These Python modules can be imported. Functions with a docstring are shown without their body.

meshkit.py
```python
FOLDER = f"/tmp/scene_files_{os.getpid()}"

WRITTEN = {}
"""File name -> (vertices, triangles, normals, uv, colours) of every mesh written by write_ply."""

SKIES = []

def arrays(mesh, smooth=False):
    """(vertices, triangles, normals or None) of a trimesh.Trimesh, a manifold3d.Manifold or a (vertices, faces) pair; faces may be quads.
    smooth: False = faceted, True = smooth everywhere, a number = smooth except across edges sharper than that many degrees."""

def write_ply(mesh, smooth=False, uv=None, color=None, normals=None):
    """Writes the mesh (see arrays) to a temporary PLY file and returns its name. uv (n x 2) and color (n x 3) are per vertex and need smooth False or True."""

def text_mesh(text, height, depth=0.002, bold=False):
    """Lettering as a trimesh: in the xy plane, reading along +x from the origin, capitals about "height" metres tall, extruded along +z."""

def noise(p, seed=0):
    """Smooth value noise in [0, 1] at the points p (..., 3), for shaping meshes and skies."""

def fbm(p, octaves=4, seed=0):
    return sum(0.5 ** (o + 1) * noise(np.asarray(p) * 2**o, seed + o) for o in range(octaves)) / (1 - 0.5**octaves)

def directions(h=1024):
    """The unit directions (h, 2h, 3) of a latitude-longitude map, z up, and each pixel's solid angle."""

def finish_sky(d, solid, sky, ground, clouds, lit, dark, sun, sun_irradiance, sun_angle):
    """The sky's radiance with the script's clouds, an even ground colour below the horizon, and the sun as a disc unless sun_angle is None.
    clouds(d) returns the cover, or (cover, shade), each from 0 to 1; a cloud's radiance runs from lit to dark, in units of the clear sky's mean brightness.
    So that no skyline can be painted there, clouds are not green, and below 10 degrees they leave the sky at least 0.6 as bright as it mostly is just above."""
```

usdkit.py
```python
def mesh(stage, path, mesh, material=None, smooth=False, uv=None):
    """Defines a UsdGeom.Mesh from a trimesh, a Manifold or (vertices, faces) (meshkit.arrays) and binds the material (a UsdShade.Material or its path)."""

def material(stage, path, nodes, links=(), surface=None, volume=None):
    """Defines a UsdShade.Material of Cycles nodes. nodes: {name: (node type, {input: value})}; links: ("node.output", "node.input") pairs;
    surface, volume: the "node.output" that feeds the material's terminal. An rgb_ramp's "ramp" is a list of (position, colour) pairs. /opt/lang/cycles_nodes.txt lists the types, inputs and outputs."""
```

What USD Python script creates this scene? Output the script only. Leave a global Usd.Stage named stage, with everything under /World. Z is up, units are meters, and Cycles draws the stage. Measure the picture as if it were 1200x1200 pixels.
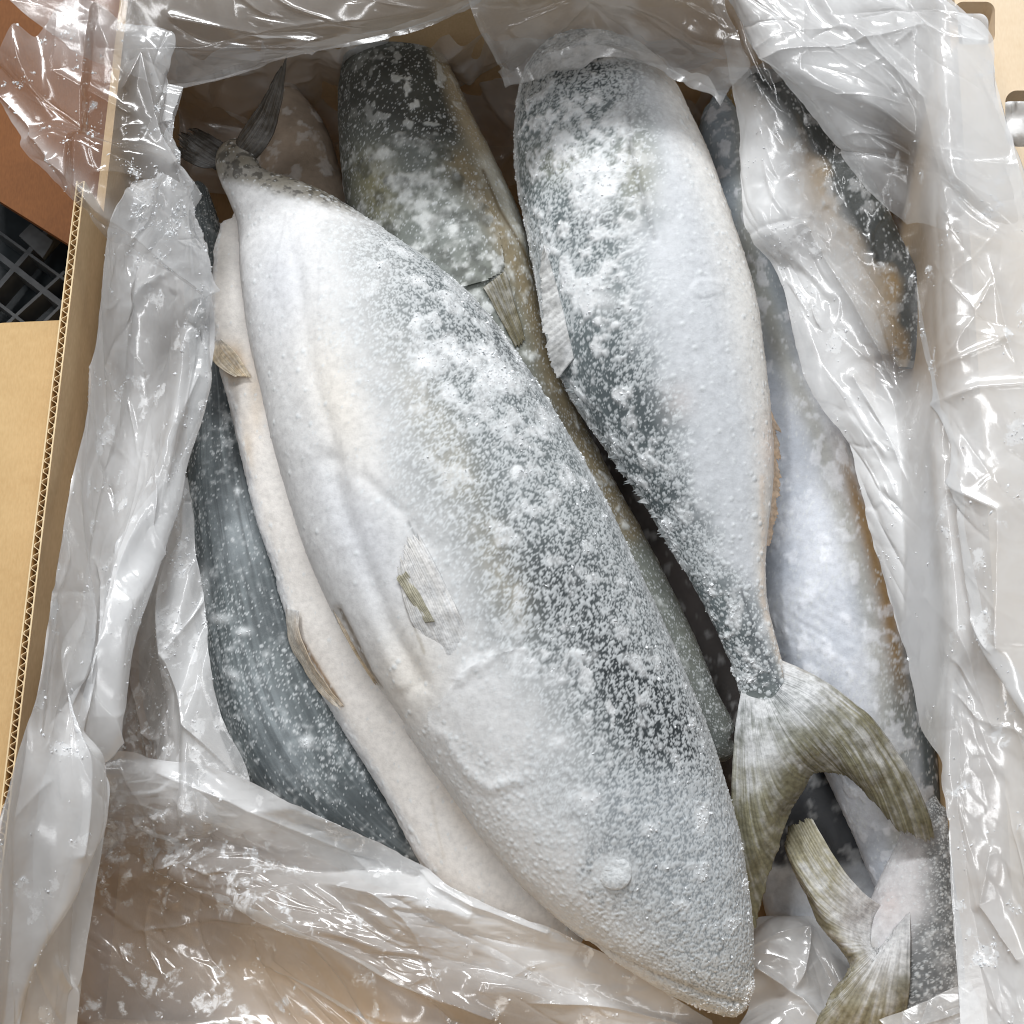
import math, random
import numpy as np
import trimesh
from scipy.spatial import cKDTree
from scipy.interpolate import PchipInterpolator
from scipy.ndimage import gaussian_filter1d
from shapely.geometry import Polygon, LineString, Point
import usdkit, meshkit
from pxr import Usd, UsdGeom, UsdLux, UsdShade, Gf, Sdf, Vt

stage = Usd.Stage.CreateInMemory()
UsdGeom.SetStageUpAxis(stage, UsdGeom.Tokens.z)
UsdGeom.SetStageMetersPerUnit(stage, 1.0)
UsdGeom.Xform.Define(stage, '/World')
T = Sdf.ValueTypeNames

# ------------------------------------------------------------------ camera
TILT, DIST, HALF = math.radians(15.0), 0.75, math.tan(math.radians(20.5))
FOCUS = np.array([0, 0, 0.15])
CAM = FOCUS + DIST * np.array([0, -math.sin(TILT), math.cos(TILT)])
FWD = np.array([0, math.sin(TILT), -math.cos(TILT)])
UP = np.array([0, math.cos(TILT), math.sin(TILT)])
RIGHT = np.array([1.0, 0, 0])
cam = UsdGeom.Camera.Define(stage, '/World/camera')
cam.CreateHorizontalApertureAttr(36.0); cam.CreateVerticalApertureAttr(36.0)
cam.CreateFocalLengthAttr(36.0 / (2 * HALF))
cam.CreateClippingRangeAttr(Gf.Vec2f(0.01, 100))
m = Gf.Matrix4d(*RIGHT, 0, *UP, 0, *(-FWD), 0, *CAM, 1)
UsdGeom.Xformable(cam).AddTransformOp().Set(m)
EXPOSURE = 0.0
cam.CreateExposureAttr(EXPOSURE)

# ------------------------------------------------------------------ lights (indoor: ceiling tubes, one soft ceiling bounce)
def rect(name, pos, target, w, h, inten, col=(1, 1, 1)):
    l = UsdLux.RectLight.Define(stage, '/World/' + name)
    l.CreateWidthAttr(w); l.CreateHeightAttr(h); l.CreateIntensityAttr(inten); l.CreateColorAttr(Gf.Vec3f(*col))
    z = np.array(pos, float) - np.array(target, float); z /= np.linalg.norm(z)
    x = np.cross([0, 1, 0.001], z); x /= np.linalg.norm(x); y = np.cross(z, x)
    UsdGeom.Xformable(l).AddTransformOp().Set(Gf.Matrix4d(*x, 0, *y, 0, *z, 0, *[float(a) for a in pos], 1))
rect('ceiling_tube', (-0.2, 1.4, 1.6), (0, 0, 0.1), 1.5, 0.16, 56, (0.975, 0.99, 1))
rect('ceiling_tube_001', (-0.7, 0.25, 2.0), (0, 0, 0.1), 0.16, 1.5, 14, (0.98, 0.99, 1))
rect('ceiling_tube_002', (0.55, -0.45, 2.1), (0, 0, 0.1), 1.3, 0.16, 6, (0.97, 0.985, 1))
dome = UsdLux.DomeLight.Define(stage, '/World/room_light')
usdkit.material(stage, '/World/Looks/room', {'b': ('background_shader', {'color': (0.93, 0.96, 1.0), 'strength': 0.15})}, surface='b.background')
UsdShade.MaterialBindingAPI.Apply(dome.GetPrim()).Bind(UsdShade.Material.Get(stage, '/World/Looks/room'))

# ------------------------------------------------------------------ pixel <-> world (1200 px photograph)
def ray(px, py):
    px, py = np.asarray(px, float), np.asarray(py, float)
    a, b = (px - 600) / 600 * HALF, (600 - py) / 600 * HALF
    return FWD + a[..., None] * RIGHT + b[..., None] * UP
def at(px, py, z):
    d = ray(px, py); t = (np.asarray(z, float) - CAM[2]) / d[..., 2]
    return CAM + d * t[..., None]
def proj(p):
    q = np.asarray(p) - CAM
    w = q @ FWD
    return np.stack([600 + (q @ RIGHT) / w / HALF * 600, 600 - (q @ UP) / w / HALF * 600], -1)
def onplane(px, py, p0, n):
    d = ray(px, py); t = ((p0 - CAM) @ n) / (d @ n)
    return CAM + d * t[..., None]
def S(r, g, b):
    c = np.array([r, g, b], float) / 255
    return np.where(c <= 0.04045, c / 12.92, ((c + 0.055) / 1.055) ** 2.4)
def sm(a, b, x):
    t = np.clip((x - a) / (b - a), 0, 1); return t * t * (3 - 2 * t)
def lerp(a, b, t): 
    t = np.asarray(t)[..., None]; return a * (1 - t) + b * t
def dline(P, pts):
    pts = np.asarray(pts, float); best = np.full(P.shape[:-1], 1e9)
    for a, b in zip(pts[:-1], pts[1:]):
        ab = b - a; t = np.clip(((P - a) @ ab) / (ab @ ab), 0, 1)
        best = np.minimum(best, np.linalg.norm(P - a - t[..., None] * ab, axis=-1))
    return best
def blob(P, x, y, rx, ry=None, ang=0.0):
    ry = ry or rx; d = P - np.array([x, y]); c, s = math.cos(ang), math.sin(ang)
    return np.exp(-(((d[..., 0] * c + d[..., 1] * s) / rx) ** 2 + ((-d[..., 0] * s + d[..., 1] * c) / ry) ** 2))
def fb(p, scale, seed=0, oct=4, stretch=None):
    q = np.asarray(p) * scale
    if stretch is not None: q = q * np.asarray(stretch)
    return meshkit.fbm(q + 31.7, oct, seed)

# ------------------------------------------------------------------ prim helpers
used = {}
def fresh(parent, name):
    k = (parent, name); n = used.get(k, -1) + 1; used[k] = n
    return f'{parent}/{name}' + (f'_{n:03d}' if n else '')
def tag(prim, label=None, cat=None, group=None, kind=None):
    for k, v in (('label', label), ('category', cat), ('group', group), ('kind', kind)):
        if v: prim.SetCustomDataByKey(k, v)
    return prim
def thing(name, label, cat, group=None, kind=None):
    x = UsdGeom.Xform.Define(stage, fresh('/World', name)).GetPrim()
    return tag(x, label, cat, group, kind)
def path(p): return '/World' if p is None else str(p.GetPath())
def gridnormals(v):
    du = np.gradient(v, axis=0); dv = np.gradient(v, axis=1)
    n = np.cross(du, dv); l = np.linalg.norm(n, axis=-1, keepdims=True)
    return n / np.maximum(l, 1e-12)
def gridfaces(a, b, wrap=False):
    i, j = np.meshgrid(np.arange(a - 1), np.arange(b if wrap else b - 1), indexing='ij')
    j2 = (j + 1) % b
    return np.stack([i * b + j, (i + 1) * b + j, (i + 1) * b + j2, i * b + j2], -1).reshape(-1, 4)
def vnormals(v, f):
    n = np.zeros_like(v)
    fn = np.cross(v[f[:, 2]] - v[f[:, 0]], v[f[:, 3 if f.shape[1] == 4 else 1]] - v[f[:, 1 if f.shape[1] == 4 else 0]])
    for k in range(f.shape[1]): np.add.at(n, f[:, k], fn)
    l = np.linalg.norm(n, axis=1, keepdims=True)
    return n / np.maximum(l, 1e-15)
def put(parent, name, v, f, mat, skin=None, haze=None, smooth=True, label=None, kind=None):
    v = np.asarray(v, float).reshape(-1, 3); f = np.asarray(f, int)
    p = fresh(path(parent), name)
    g = UsdGeom.Mesh.Define(stage, p)
    g.CreatePointsAttr(Vt.Vec3fArray.FromNumpy(v.astype(np.float32)))
    g.CreateFaceVertexCountsAttr(Vt.IntArray.FromNumpy(np.full(len(f), f.shape[1], np.int32)))
    g.CreateFaceVertexIndicesAttr(Vt.IntArray.FromNumpy(f.astype(np.int32).ravel()))
    g.CreateSubdivisionSchemeAttr('none')
    if smooth:
        g.CreateNormalsAttr(Vt.Vec3fArray.FromNumpy(vnormals(v, f).astype(np.float32))); g.SetNormalsInterpolation('vertex')
    api = UsdGeom.PrimvarsAPI(g)
    if skin is not None:
        api.CreatePrimvar('skin', T.Color3fArray, 'vertex').Set(Vt.Vec3fArray.FromNumpy(np.asarray(skin, np.float32).reshape(-1, 3)))
    if haze is not None:
        api.CreatePrimvar('haze', T.Color3fArray, 'vertex').Set(Vt.Vec3fArray.FromNumpy(np.asarray(haze, np.float32).reshape(-1, 3)))
    UsdShade.MaterialBindingAPI.Apply(g.GetPrim()).Bind(UsdShade.Material.Get(stage, mat))
    return tag(g.GetPrim(), label, kind=kind)
def tm(parent, name, mesh, mat, label=None, kind=None, smooth=False):
    g = usdkit.mesh(stage, fresh(path(parent), name), mesh, mat, smooth=smooth)
    return tag(g.GetPrim(), label, kind=kind)

# ------------------------------------------------------------------ materials
L = '/World/Looks/'
def mat(name, *a, **k): usdkit.material(stage, L + name, *a, **k); return L + name
# frozen fish: pigment comes from the mesh; fine speckle, relief and frost sheen from noise
FISH = mat('fish_skin', {
    'a': ('attribute', {'attribute': 'skin'}), 'g': ('geometry', {}),
    'n': ('noise_texture', {'scale': 900.0, 'detail': 3.0, 'roughness': 0.6}),
    'n2': ('noise_texture', {'scale': 260.0, 'detail': 4.0, 'roughness': 0.65}),
    'r': ('rgb_ramp', {'ramp': [(0.3, (0.72, 0.72, 0.72)), (0.5, (0.98, 0.98, 0.98)), (0.72, (1.2, 1.2, 1.2))]}),
    'm': ('mix_color', {'blend_type': 'multiply', 'fac': 0.5, 'use_clamp': False}),
    'add': ('math', {'math_type': 'add'}),
    'b': ('bump', {'strength': 0.22, 'distance': 0.0005}),
    'rr': ('map_range', {'from_min': 0.3, 'from_max': 0.7, 'to_min': 0.38, 'to_max': 0.68}),
    'p': ('principled_bsdf', {'specular_ior_level': 0.45})},
    [('g.position', 'n.vector'), ('g.position', 'n2.vector'), ('n2.fac', 'r.fac'), ('a.color', 'm.a'), ('r.color', 'm.b'),
     ('m.result', 'p.base_color'), ('n.fac', 'add.value1'), ('n2.fac', 'add.value2'), ('add.value', 'b.height'), ('b.normal', 'p.normal'),
     ('n2.fac', 'rr.value'), ('rr.result', 'p.roughness')], surface='p.BSDF')
FIN = mat('fish_fin', {
    'a': ('attribute', {'attribute': 'skin'}), 'g': ('geometry', {}),
    'n': ('noise_texture', {'scale': 420.0, 'detail': 4.0}),
    'r': ('rgb_ramp', {'ramp': [(0.3, (0.72, 0.72, 0.72)), (0.7, (1.2, 1.2, 1.2))]}),
    'm': ('mix_color', {'blend_type': 'multiply', 'fac': 0.8, 'use_clamp': False}),
    'b': ('bump', {'strength': 0.4, 'distance': 0.001}),
    'p': ('principled_bsdf', {'roughness': 0.42}), 't': ('translucent_bsdf', {}), 'x': ('mix_closure', {'fac': 0.25})},
    [('g.position', 'n.vector'), ('n.fac', 'r.fac'), ('a.color', 'm.a'), ('r.color', 'm.b'), ('m.result', 'p.base_color'), ('m.result', 't.color'),
     ('n.fac', 'b.height'), ('b.normal', 'p.normal'), ('p.BSDF', 'x.closure1'), ('t.BSDF', 'x.closure2')], surface='x.closure')
ICE = mat('frost_ice', {
    'p': ('principled_bsdf', {'base_color': (0.86, 0.88, 0.9), 'roughness': 0.35, 'specular_ior_level': 0.6})}, surface='p.BSDF')
EYE = mat('frosted_eye', {'g': ('geometry', {}), 'n': ('noise_texture', {'scale': 500.0, 'detail': 3.0}),
    'r': ('rgb_ramp', {'ramp': [(0.3, (0.5, 0.52, 0.53)), (0.6, (0.72, 0.74, 0.75))]}), 'b': ('bump', {'strength': 0.6, 'distance': 0.001}),
    'p': ('principled_bsdf', {'roughness': 0.5})}, [('g.position', 'n.vector'), ('n.fac', 'r.fac'), ('r.color', 'p.base_color'), ('n.fac', 'b.height'), ('b.normal', 'p.normal')], surface='p.BSDF')
# polythene film: milky where the mesh says so (double layers, frost), clear elsewhere, glossy on both sides
FILM = mat('polythene', {
    'a': ('attribute', {'attribute': 'haze'}), 'sp': ('separate_color', {}), 'g': ('geometry', {}),
    'n': ('noise_texture', {'scale': 55.0, 'detail': 5.0, 'roughness': 0.62, 'distortion': 0.6}),
    'nm': ('map_range', {'from_min': 0.3, 'from_max': 0.7, 'to_min': 0.86, 'to_max': 1.14, 'clamp': True}),
    'mul': ('math', {'math_type': 'multiply', 'use_clamp': True}),
    'fr': ('math', {'math_type': 'add', 'use_clamp': True}),
    'fn': ('noise_texture', {'scale': 240.0, 'detail': 7.0, 'roughness': 0.78, 'distortion': 0.8}),
    'fm': ('math', {'math_type': 'multiply_add', 'value2': 1.6}),
    'fs': ('map_range', {'range_type': 'smoothstep', 'from_min': 1.12, 'from_max': 1.7, 'to_min': 0.0, 'to_max': 0.95}),
    'nb': ('noise_texture', {'scale': 70.0, 'detail': 6.0, 'roughness': 0.55, 'distortion': 1.2}),
    'nb2': ('noise_texture', {'scale': 320.0, 'detail': 3.0, 'roughness': 0.5}),
    'nbs': ('math', {'math_type': 'multiply_add', 'value2': 0.25}),
    'b': ('bump', {'strength': 0.1, 'distance': 0.0012}),
    'd': ('diffuse_bsdf', {'color': (0.88, 0.885, 0.89)}), 'tl': ('translucent_bsdf', {'color': (0.82, 0.83, 0.85)}),
    'dm': ('mix_closure', {'fac': 0.2}),
    'tr': ('transparent_bsdf', {'color': (0.96, 0.965, 0.97)}),
    'mx': ('mix_closure', {}),
    'lw': ('layer_weight', {'blend': 0.35}), 'lf': ('math', {'math_type': 'power', 'value2': 2.2}), 'lg': ('math', {'math_type': 'multiply_add', 'value2': 0.34, 'value3': 0.058, 'use_clamp': True}),
    'gl': ('glossy_bsdf', {'color': (1, 1, 1), 'roughness': 0.15}),
    'o': ('mix_closure', {})},
    [('a.color', 'sp.color'), ('g.position', 'n.vector'), ('g.position', 'nb.vector'), ('g.position', 'nb2.vector'), ('n.fac', 'nm.value'), ('sp.r', 'mul.value1'), ('nm.result', 'mul.value2'),
     ('mul.value', 'fr.value1'), ('g.position', 'fn.vector'), ('fn.fac', 'fm.value1'), ('sp.g', 'fm.value3'), ('fm.value', 'fs.value'), ('fs.result', 'fr.value2'),
     ('nb2.fac', 'nbs.value1'), ('nb.fac', 'nbs.value3'), ('nbs.value', 'b.height'), ('b.normal', 'd.normal'), ('b.normal', 'gl.normal'), ('b.normal', 'lw.normal'),
     ('d.BSDF', 'dm.closure1'), ('tl.BSDF', 'dm.closure2'), ('tr.BSDF', 'mx.closure1'), ('dm.closure', 'mx.closure2'), ('fr.value', 'mx.fac'),
     ('lw.facing', 'lf.value1'), ('lf.value', 'lg.value1'), ('lg.value', 'o.fac'), ('mx.closure', 'o.closure1'), ('gl.BSDF', 'o.closure2')], surface='o.closure')
def card(name, c, c2):
    return mat(name, {'g': ('geometry', {}), 'n': ('noise_texture', {'scale': 14.0, 'detail': 9.0, 'roughness': 0.72}),
        'mp': ('mapping', {'scale': (1.0, 0.3, 0.6)}), 'f': ('noise_texture', {'scale': 900.0, 'detail': 2.0}),
        'av': ('math', {'math_type': 'multiply_add', 'value2': 0.5}), 'r': ('rgb_ramp', {'ramp': [(0.45, tuple(c2)), (0.95, tuple(c))]}),
        'b': ('bump', {'strength': 0.15, 'distance': 0.0006}), 'p': ('principled_bsdf', {'roughness': 0.75, 'specular_ior_level': 0.25})},
        [('g.position', 'n.vector'), ('g.position', 'mp.vector'), ('mp.vector', 'f.vector'), ('f.fac', 'av.value1'), ('n.fac', 'av.value3'), ('av.value', 'r.fac'), ('r.color', 'p.base_color'),
         ('f.fac', 'b.height'), ('b.normal', 'p.normal')], surface='p.BSDF')
KRAFT = card('kraft_card', S(208, 176, 128), S(188, 154, 106))
KRAFT_IN = card('kraft_card_inside', S(212, 182, 142), S(190, 158, 118))
KRAFT_PALE = card('pale_card', S(232, 212, 184), S(220, 196, 164))
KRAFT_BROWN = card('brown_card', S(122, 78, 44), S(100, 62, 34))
PAPER = card('cut_paper_edge', S(236, 214, 176), S(220, 192, 150))
def plain(name, c, rough=0.5, spec=0.5):
    return mat(name, {'g': ('geometry', {}), 'n': ('noise_texture', {'scale': 120.0, 'detail': 5.0}), 'r': ('rgb_ramp', {'ramp': [(0.3, tuple(np.array(c) * 0.75)), (0.7, tuple(np.array(c) * 1.2))]}),
        'b': ('bump', {'strength': 0.15, 'distance': 0.001}), 'p': ('principled_bsdf', {'roughness': rough, 'specular_ior_level': spec})},
        [('g.position', 'n.vector'), ('n.fac', 'r.fac'), ('r.color', 'p.base_color'), ('n.fac', 'b.height'), ('b.normal', 'p.normal')], surface='p.BSDF')
CRATE = plain('dark_plastic', S(34, 42, 46), 0.35)
CRATE_L = plain('worn_grey_plastic', S(96, 100, 104), 0.4)
FLOOR = plain('dark_floor', S(30, 34, 38), 0.6)

# ------------------------------------------------------------------ the setting
put(None, 'floor', [(-1.5, -1.5, -0.03), (1.5, -1.5, -0.03), (1.5, 1.5, -0.03), (-1.5, 1.5, -0.03)], [[0, 1, 2, 3]], FLOOR, smooth=False, kind='structure')

# ------------------------------------------------------------------ cardboard box
RIM = 0.2
la, lb = at(97, 236, RIM), at(14, 930, RIM)
by = (la - lb); by[2] = 0; by /= np.linalg.norm(by)           # box long axis (towards the top of the picture)
bx = np.array([by[1], -by[0], 0])                               # box right axis
o = la.copy(); o[2] = 0
rx = (at(1138, 300, RIM) - la) @ bx                             # inner width
ty = (at(600, -40, RIM) - la) @ by
dy = (at(600, 1262, RIM) - la) @ by
TH = 0.0048
def B(x, y, z): return o + bx * x + by * y + np.array([0, 0, z])
def boxpart(x0, x1, y0, y1, z0, z1):
    c = trimesh.creation.box([x1 - x0, y1 - y0, z1 - z0]); c.apply_translation([(x0 + x1) / 2, (y0 + y1) / 2, (z0 + z1) / 2])
    v = np.array(c.vertices); c.vertices = o + v[:, :1] * bx + v[:, 1:2] * by + v[:, 2:] * [0, 0, 1]; return c
carton = thing('cardboard_box', 'open brown corrugated cardboard box holding the fish and the plastic bag', 'box')
def corrugated(parent, name, x0, x1, y0, y1, along_y, z0=0.0, z1=RIM, inner=KRAFT_IN, outer=KRAFT, ycut=None):
    w = boxpart(x0, x1, y0, y1, z0, z1 - 0.035)
    wall = tm(parent, name, w, inner)
    t = 0.0009
    if ycut is not None: y1 = ycut
    if along_y:
        tm(wall, 'liner', boxpart(x0, x0 + t, y0, y1, z1 - 0.035, z1), outer); tm(wall, 'liner', boxpart(x1 - t, x1, y0, y1, z1 - 0.035, z1), inner)
        tm(wall, 'cut_edge', trimesh.util.concatenate([boxpart(x0 + 0.0001, x0 + t - 0.0001, y0, y1, z1, z1 + 0.0004), boxpart(x1 - t + 0.0001, x1 - 0.0001, y0, y1, z1, z1 + 0.0004)]), PAPER)
        a0, a1, c0, c1 = y0, y1, x0 + t, x1 - t
    else:
        tm(wall, 'liner', boxpart(x0, x1, y0, y0 + t, z1 - 0.035, z1), outer); tm(wall, 'liner', boxpart(x0, x1, y1 - t, y1, z1 - 0.035, z1), outer)
        tm(wall, 'cut_edge', trimesh.util.concatenate([boxpart(x0, x1, y0 + 0.0001, y0 + t - 0.0001, z1, z1 + 0.0004), boxpart(x0, x1, y1 - t + 0.0001, y1 - 0.0001, z1, z1 + 0.0004)]), PAPER)
        a0, a1, c0, c1 = x0, x1, y0 + t, y1 - t
    # the fluting: a zigzag sheet between the two liners
    pitch = 0.0056; n = int((a1 - a0) / pitch * 6)
    s = np.linspace(a0, a1, n); rng = np.random.default_rng(3)
    ph = 2 * np.pi * s / pitch + 2.2 * meshkit.noise(np.stack([s * 60, s * 0, s * 0], 1), 4)
    q = (c0 + c1) / 2 + (c1 - c0) / 2 * np.clip((1.0 + 0.35 * meshkit.noise(np.stack([s * 120, s * 0, s * 0 + 5], 1), 5)) * np.sin(ph), -0.97, 0.97)
    V = []; ft = 0.00028
    for off, z in ((-ft, z1), (ft, z1), (ft, z1 - 0.03), (-ft, z1 - 0.03)):
        V.append([(B(c + off, a, z) if along_y else B(a, c + off, z)) for a, c in zip(s, q)])
    V = np.array(V); F = []
    for k in range(4):
        k2 = (k + 1) % 4; i = np.arange(n - 1)
        F.append(np.stack([k * n + i, k * n + i + 1, k2 * n + i + 1, k2 * n + i], -1))
    put(wall, 'fluting', V.reshape(-1, 3), np.vstack(F), PAPER, smooth=False)
    return wall
tm(carton, 'base_panel', boxpart(-TH, rx + TH, dy - TH, ty + TH, -0.005, 0), KRAFT_IN)
corrugated(carton, 'side_panel', -TH, 0, dy, ty, True, ycut=0.012)
tm(carton, 'side_panel', boxpart(rx, rx + TH, dy, ty, 0, RIM - 0.011), KRAFT_IN)
corrugated(carton, 'end_panel', -TH, rx + TH, ty, ty + TH, False)
corrugated(carton, 'end_panel', -TH, rx + TH, dy - TH, dy, False)
WL = (B(0.006, 0, 0), bx)       # inner face of the left wall

xe = (at(815, -40, RIM) - la) @ bx
ef = boxpart(-TH + 0.002, xe, ty + 0.0005, ty + TH - 0.0005, RIM + 0.001, RIM + 0.075)
tm(carton, 'end_flap', ef, KRAFT_IN, label='short end flap standing up behind the far wall')

# ------------------------------------------------------------------ neighbours
def slab(px, z, th):
    top = np.array([at(x, y, z) for x, y in px]); bot = top - [0, 0, th]; n = len(px)
    mesh = trimesh.creation.extrude_polygon(Polygon(top[:, :2]), th, engine='earcut'); mesh.apply_translation([0, 0, z - th]); return mesh
nb = thing('neighbouring_carton', 'flat tan cardboard lid close outside the corrugated left rim', 'carton')
tm(nb, 'lid_panel', slab([(-160, 386), (76, 375), (70, 450), (8, 960), (-30, 1290), (-160, 1290)], 0.178, 0.004), KRAFT)
tm(nb, 'side_panel', slab([(-160, 387), (74, 376.5), (73.5, 380), (-160, 391)], 0.1735, 0.19), KRAFT)
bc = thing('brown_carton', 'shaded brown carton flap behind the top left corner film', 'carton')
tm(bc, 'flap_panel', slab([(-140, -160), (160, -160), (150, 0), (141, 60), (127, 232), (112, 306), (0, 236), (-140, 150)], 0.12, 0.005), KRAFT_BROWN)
# black ribbed crate
cr = thing('plastic_crate', 'black ribbed plastic crate seen below the brown carton flap at left', 'crate')
def bar(a, b, z, w, h, mtl, name):
    A, Bp = at(*a, z), at(*b, z); d = Bp - A; l = np.linalg.norm(d)
    c = trimesh.creation.box([l, w, h]); ang = math.atan2(d[1], d[0])
    c.apply_transform(trimesh.transformations.rotation_matrix(ang, [0, 0, 1])); c.apply_translation((A + Bp) / 2 - [0, 0, h / 2]); tm(cr, name, c, mtl)
for a, b, w in [((-20, 285), (84, 366), 0.004), ((-30, 334), (70, 410), 0.002), ((-20, 258), (90, 338), 0.0018)]:
    bar(a, b, 0.03, w, 0.02, CRATE_L, 'rib')
for a, b, w in [((-30, 368), (62, 262), 0.0035), ((-15, 400), (76, 318), 0.0022), ((20, 408), (100, 330), 0.002)]:
    bar(a, b, 0.0296, w, 0.02, CRATE_L, 'cross_rib')
tm(cr, 'corner_plate', slab([(22, 276), (36, 262), (62, 282), (58, 290), (50, 302)], 0.0345, 0.004), CRATE_L)
tm(cr, 'tray_floor', slab([(-60, 200), (140, 260), (140, 450), (-60, 450)], 0.0, 0.004), CRATE)
# pale slotted panel in the top right with white film showing in its slots
def roundrect(x0, y0, x1, y1, r): return Polygon([(x0 + r, y0 + r), (x1 - r, y0 + r), (x1 - r, y1 - r), (x0 + r, y1 - r)]).buffer(r, 8)
def panel_with_holes(px, holes, z, th):
    def topoly(pts): return Polygon([tuple(at(x, y, z)[:2]) for x, y in pts])
    P = topoly(px)
    for h in holes: P = P.difference(topoly(list(roundrect(*h).exterior.coords)))
    mesh = trimesh.creation.extrude_polygon(P, th, engine='earcut'); mesh.apply_translation([0, 0, z - th]); return mesh
fa, fb_ = B(rx, ty - 0.002, 0), B(rx, dy + 0.002, 0)
ea, eb = B(rx + 0.25, ty - 0.002, 0), B(rx + 0.25, dy + 0.002, 0)
FZ = RIM
def flat(px): return [tuple(at(x, y, FZ)[:2]) for x, y in px]
FP = Polygon([fa[:2], ea[:2], eb[:2], fb_[:2]])
for h in [(1118, 2, 1166, 52, 11), (1178, 106, 1270, 172, 14)]: FP = FP.difference(Polygon(flat(roundrect(*h).exterior.coords)))
fm = trimesh.creation.extrude_polygon(FP, 0.011, engine='earcut'); fm.apply_translation([0, 0, FZ - 0.011])
tm(carton, 'side_flap', fm, KRAFT_PALE, label='pale slotted flap folded out at the right')

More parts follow.
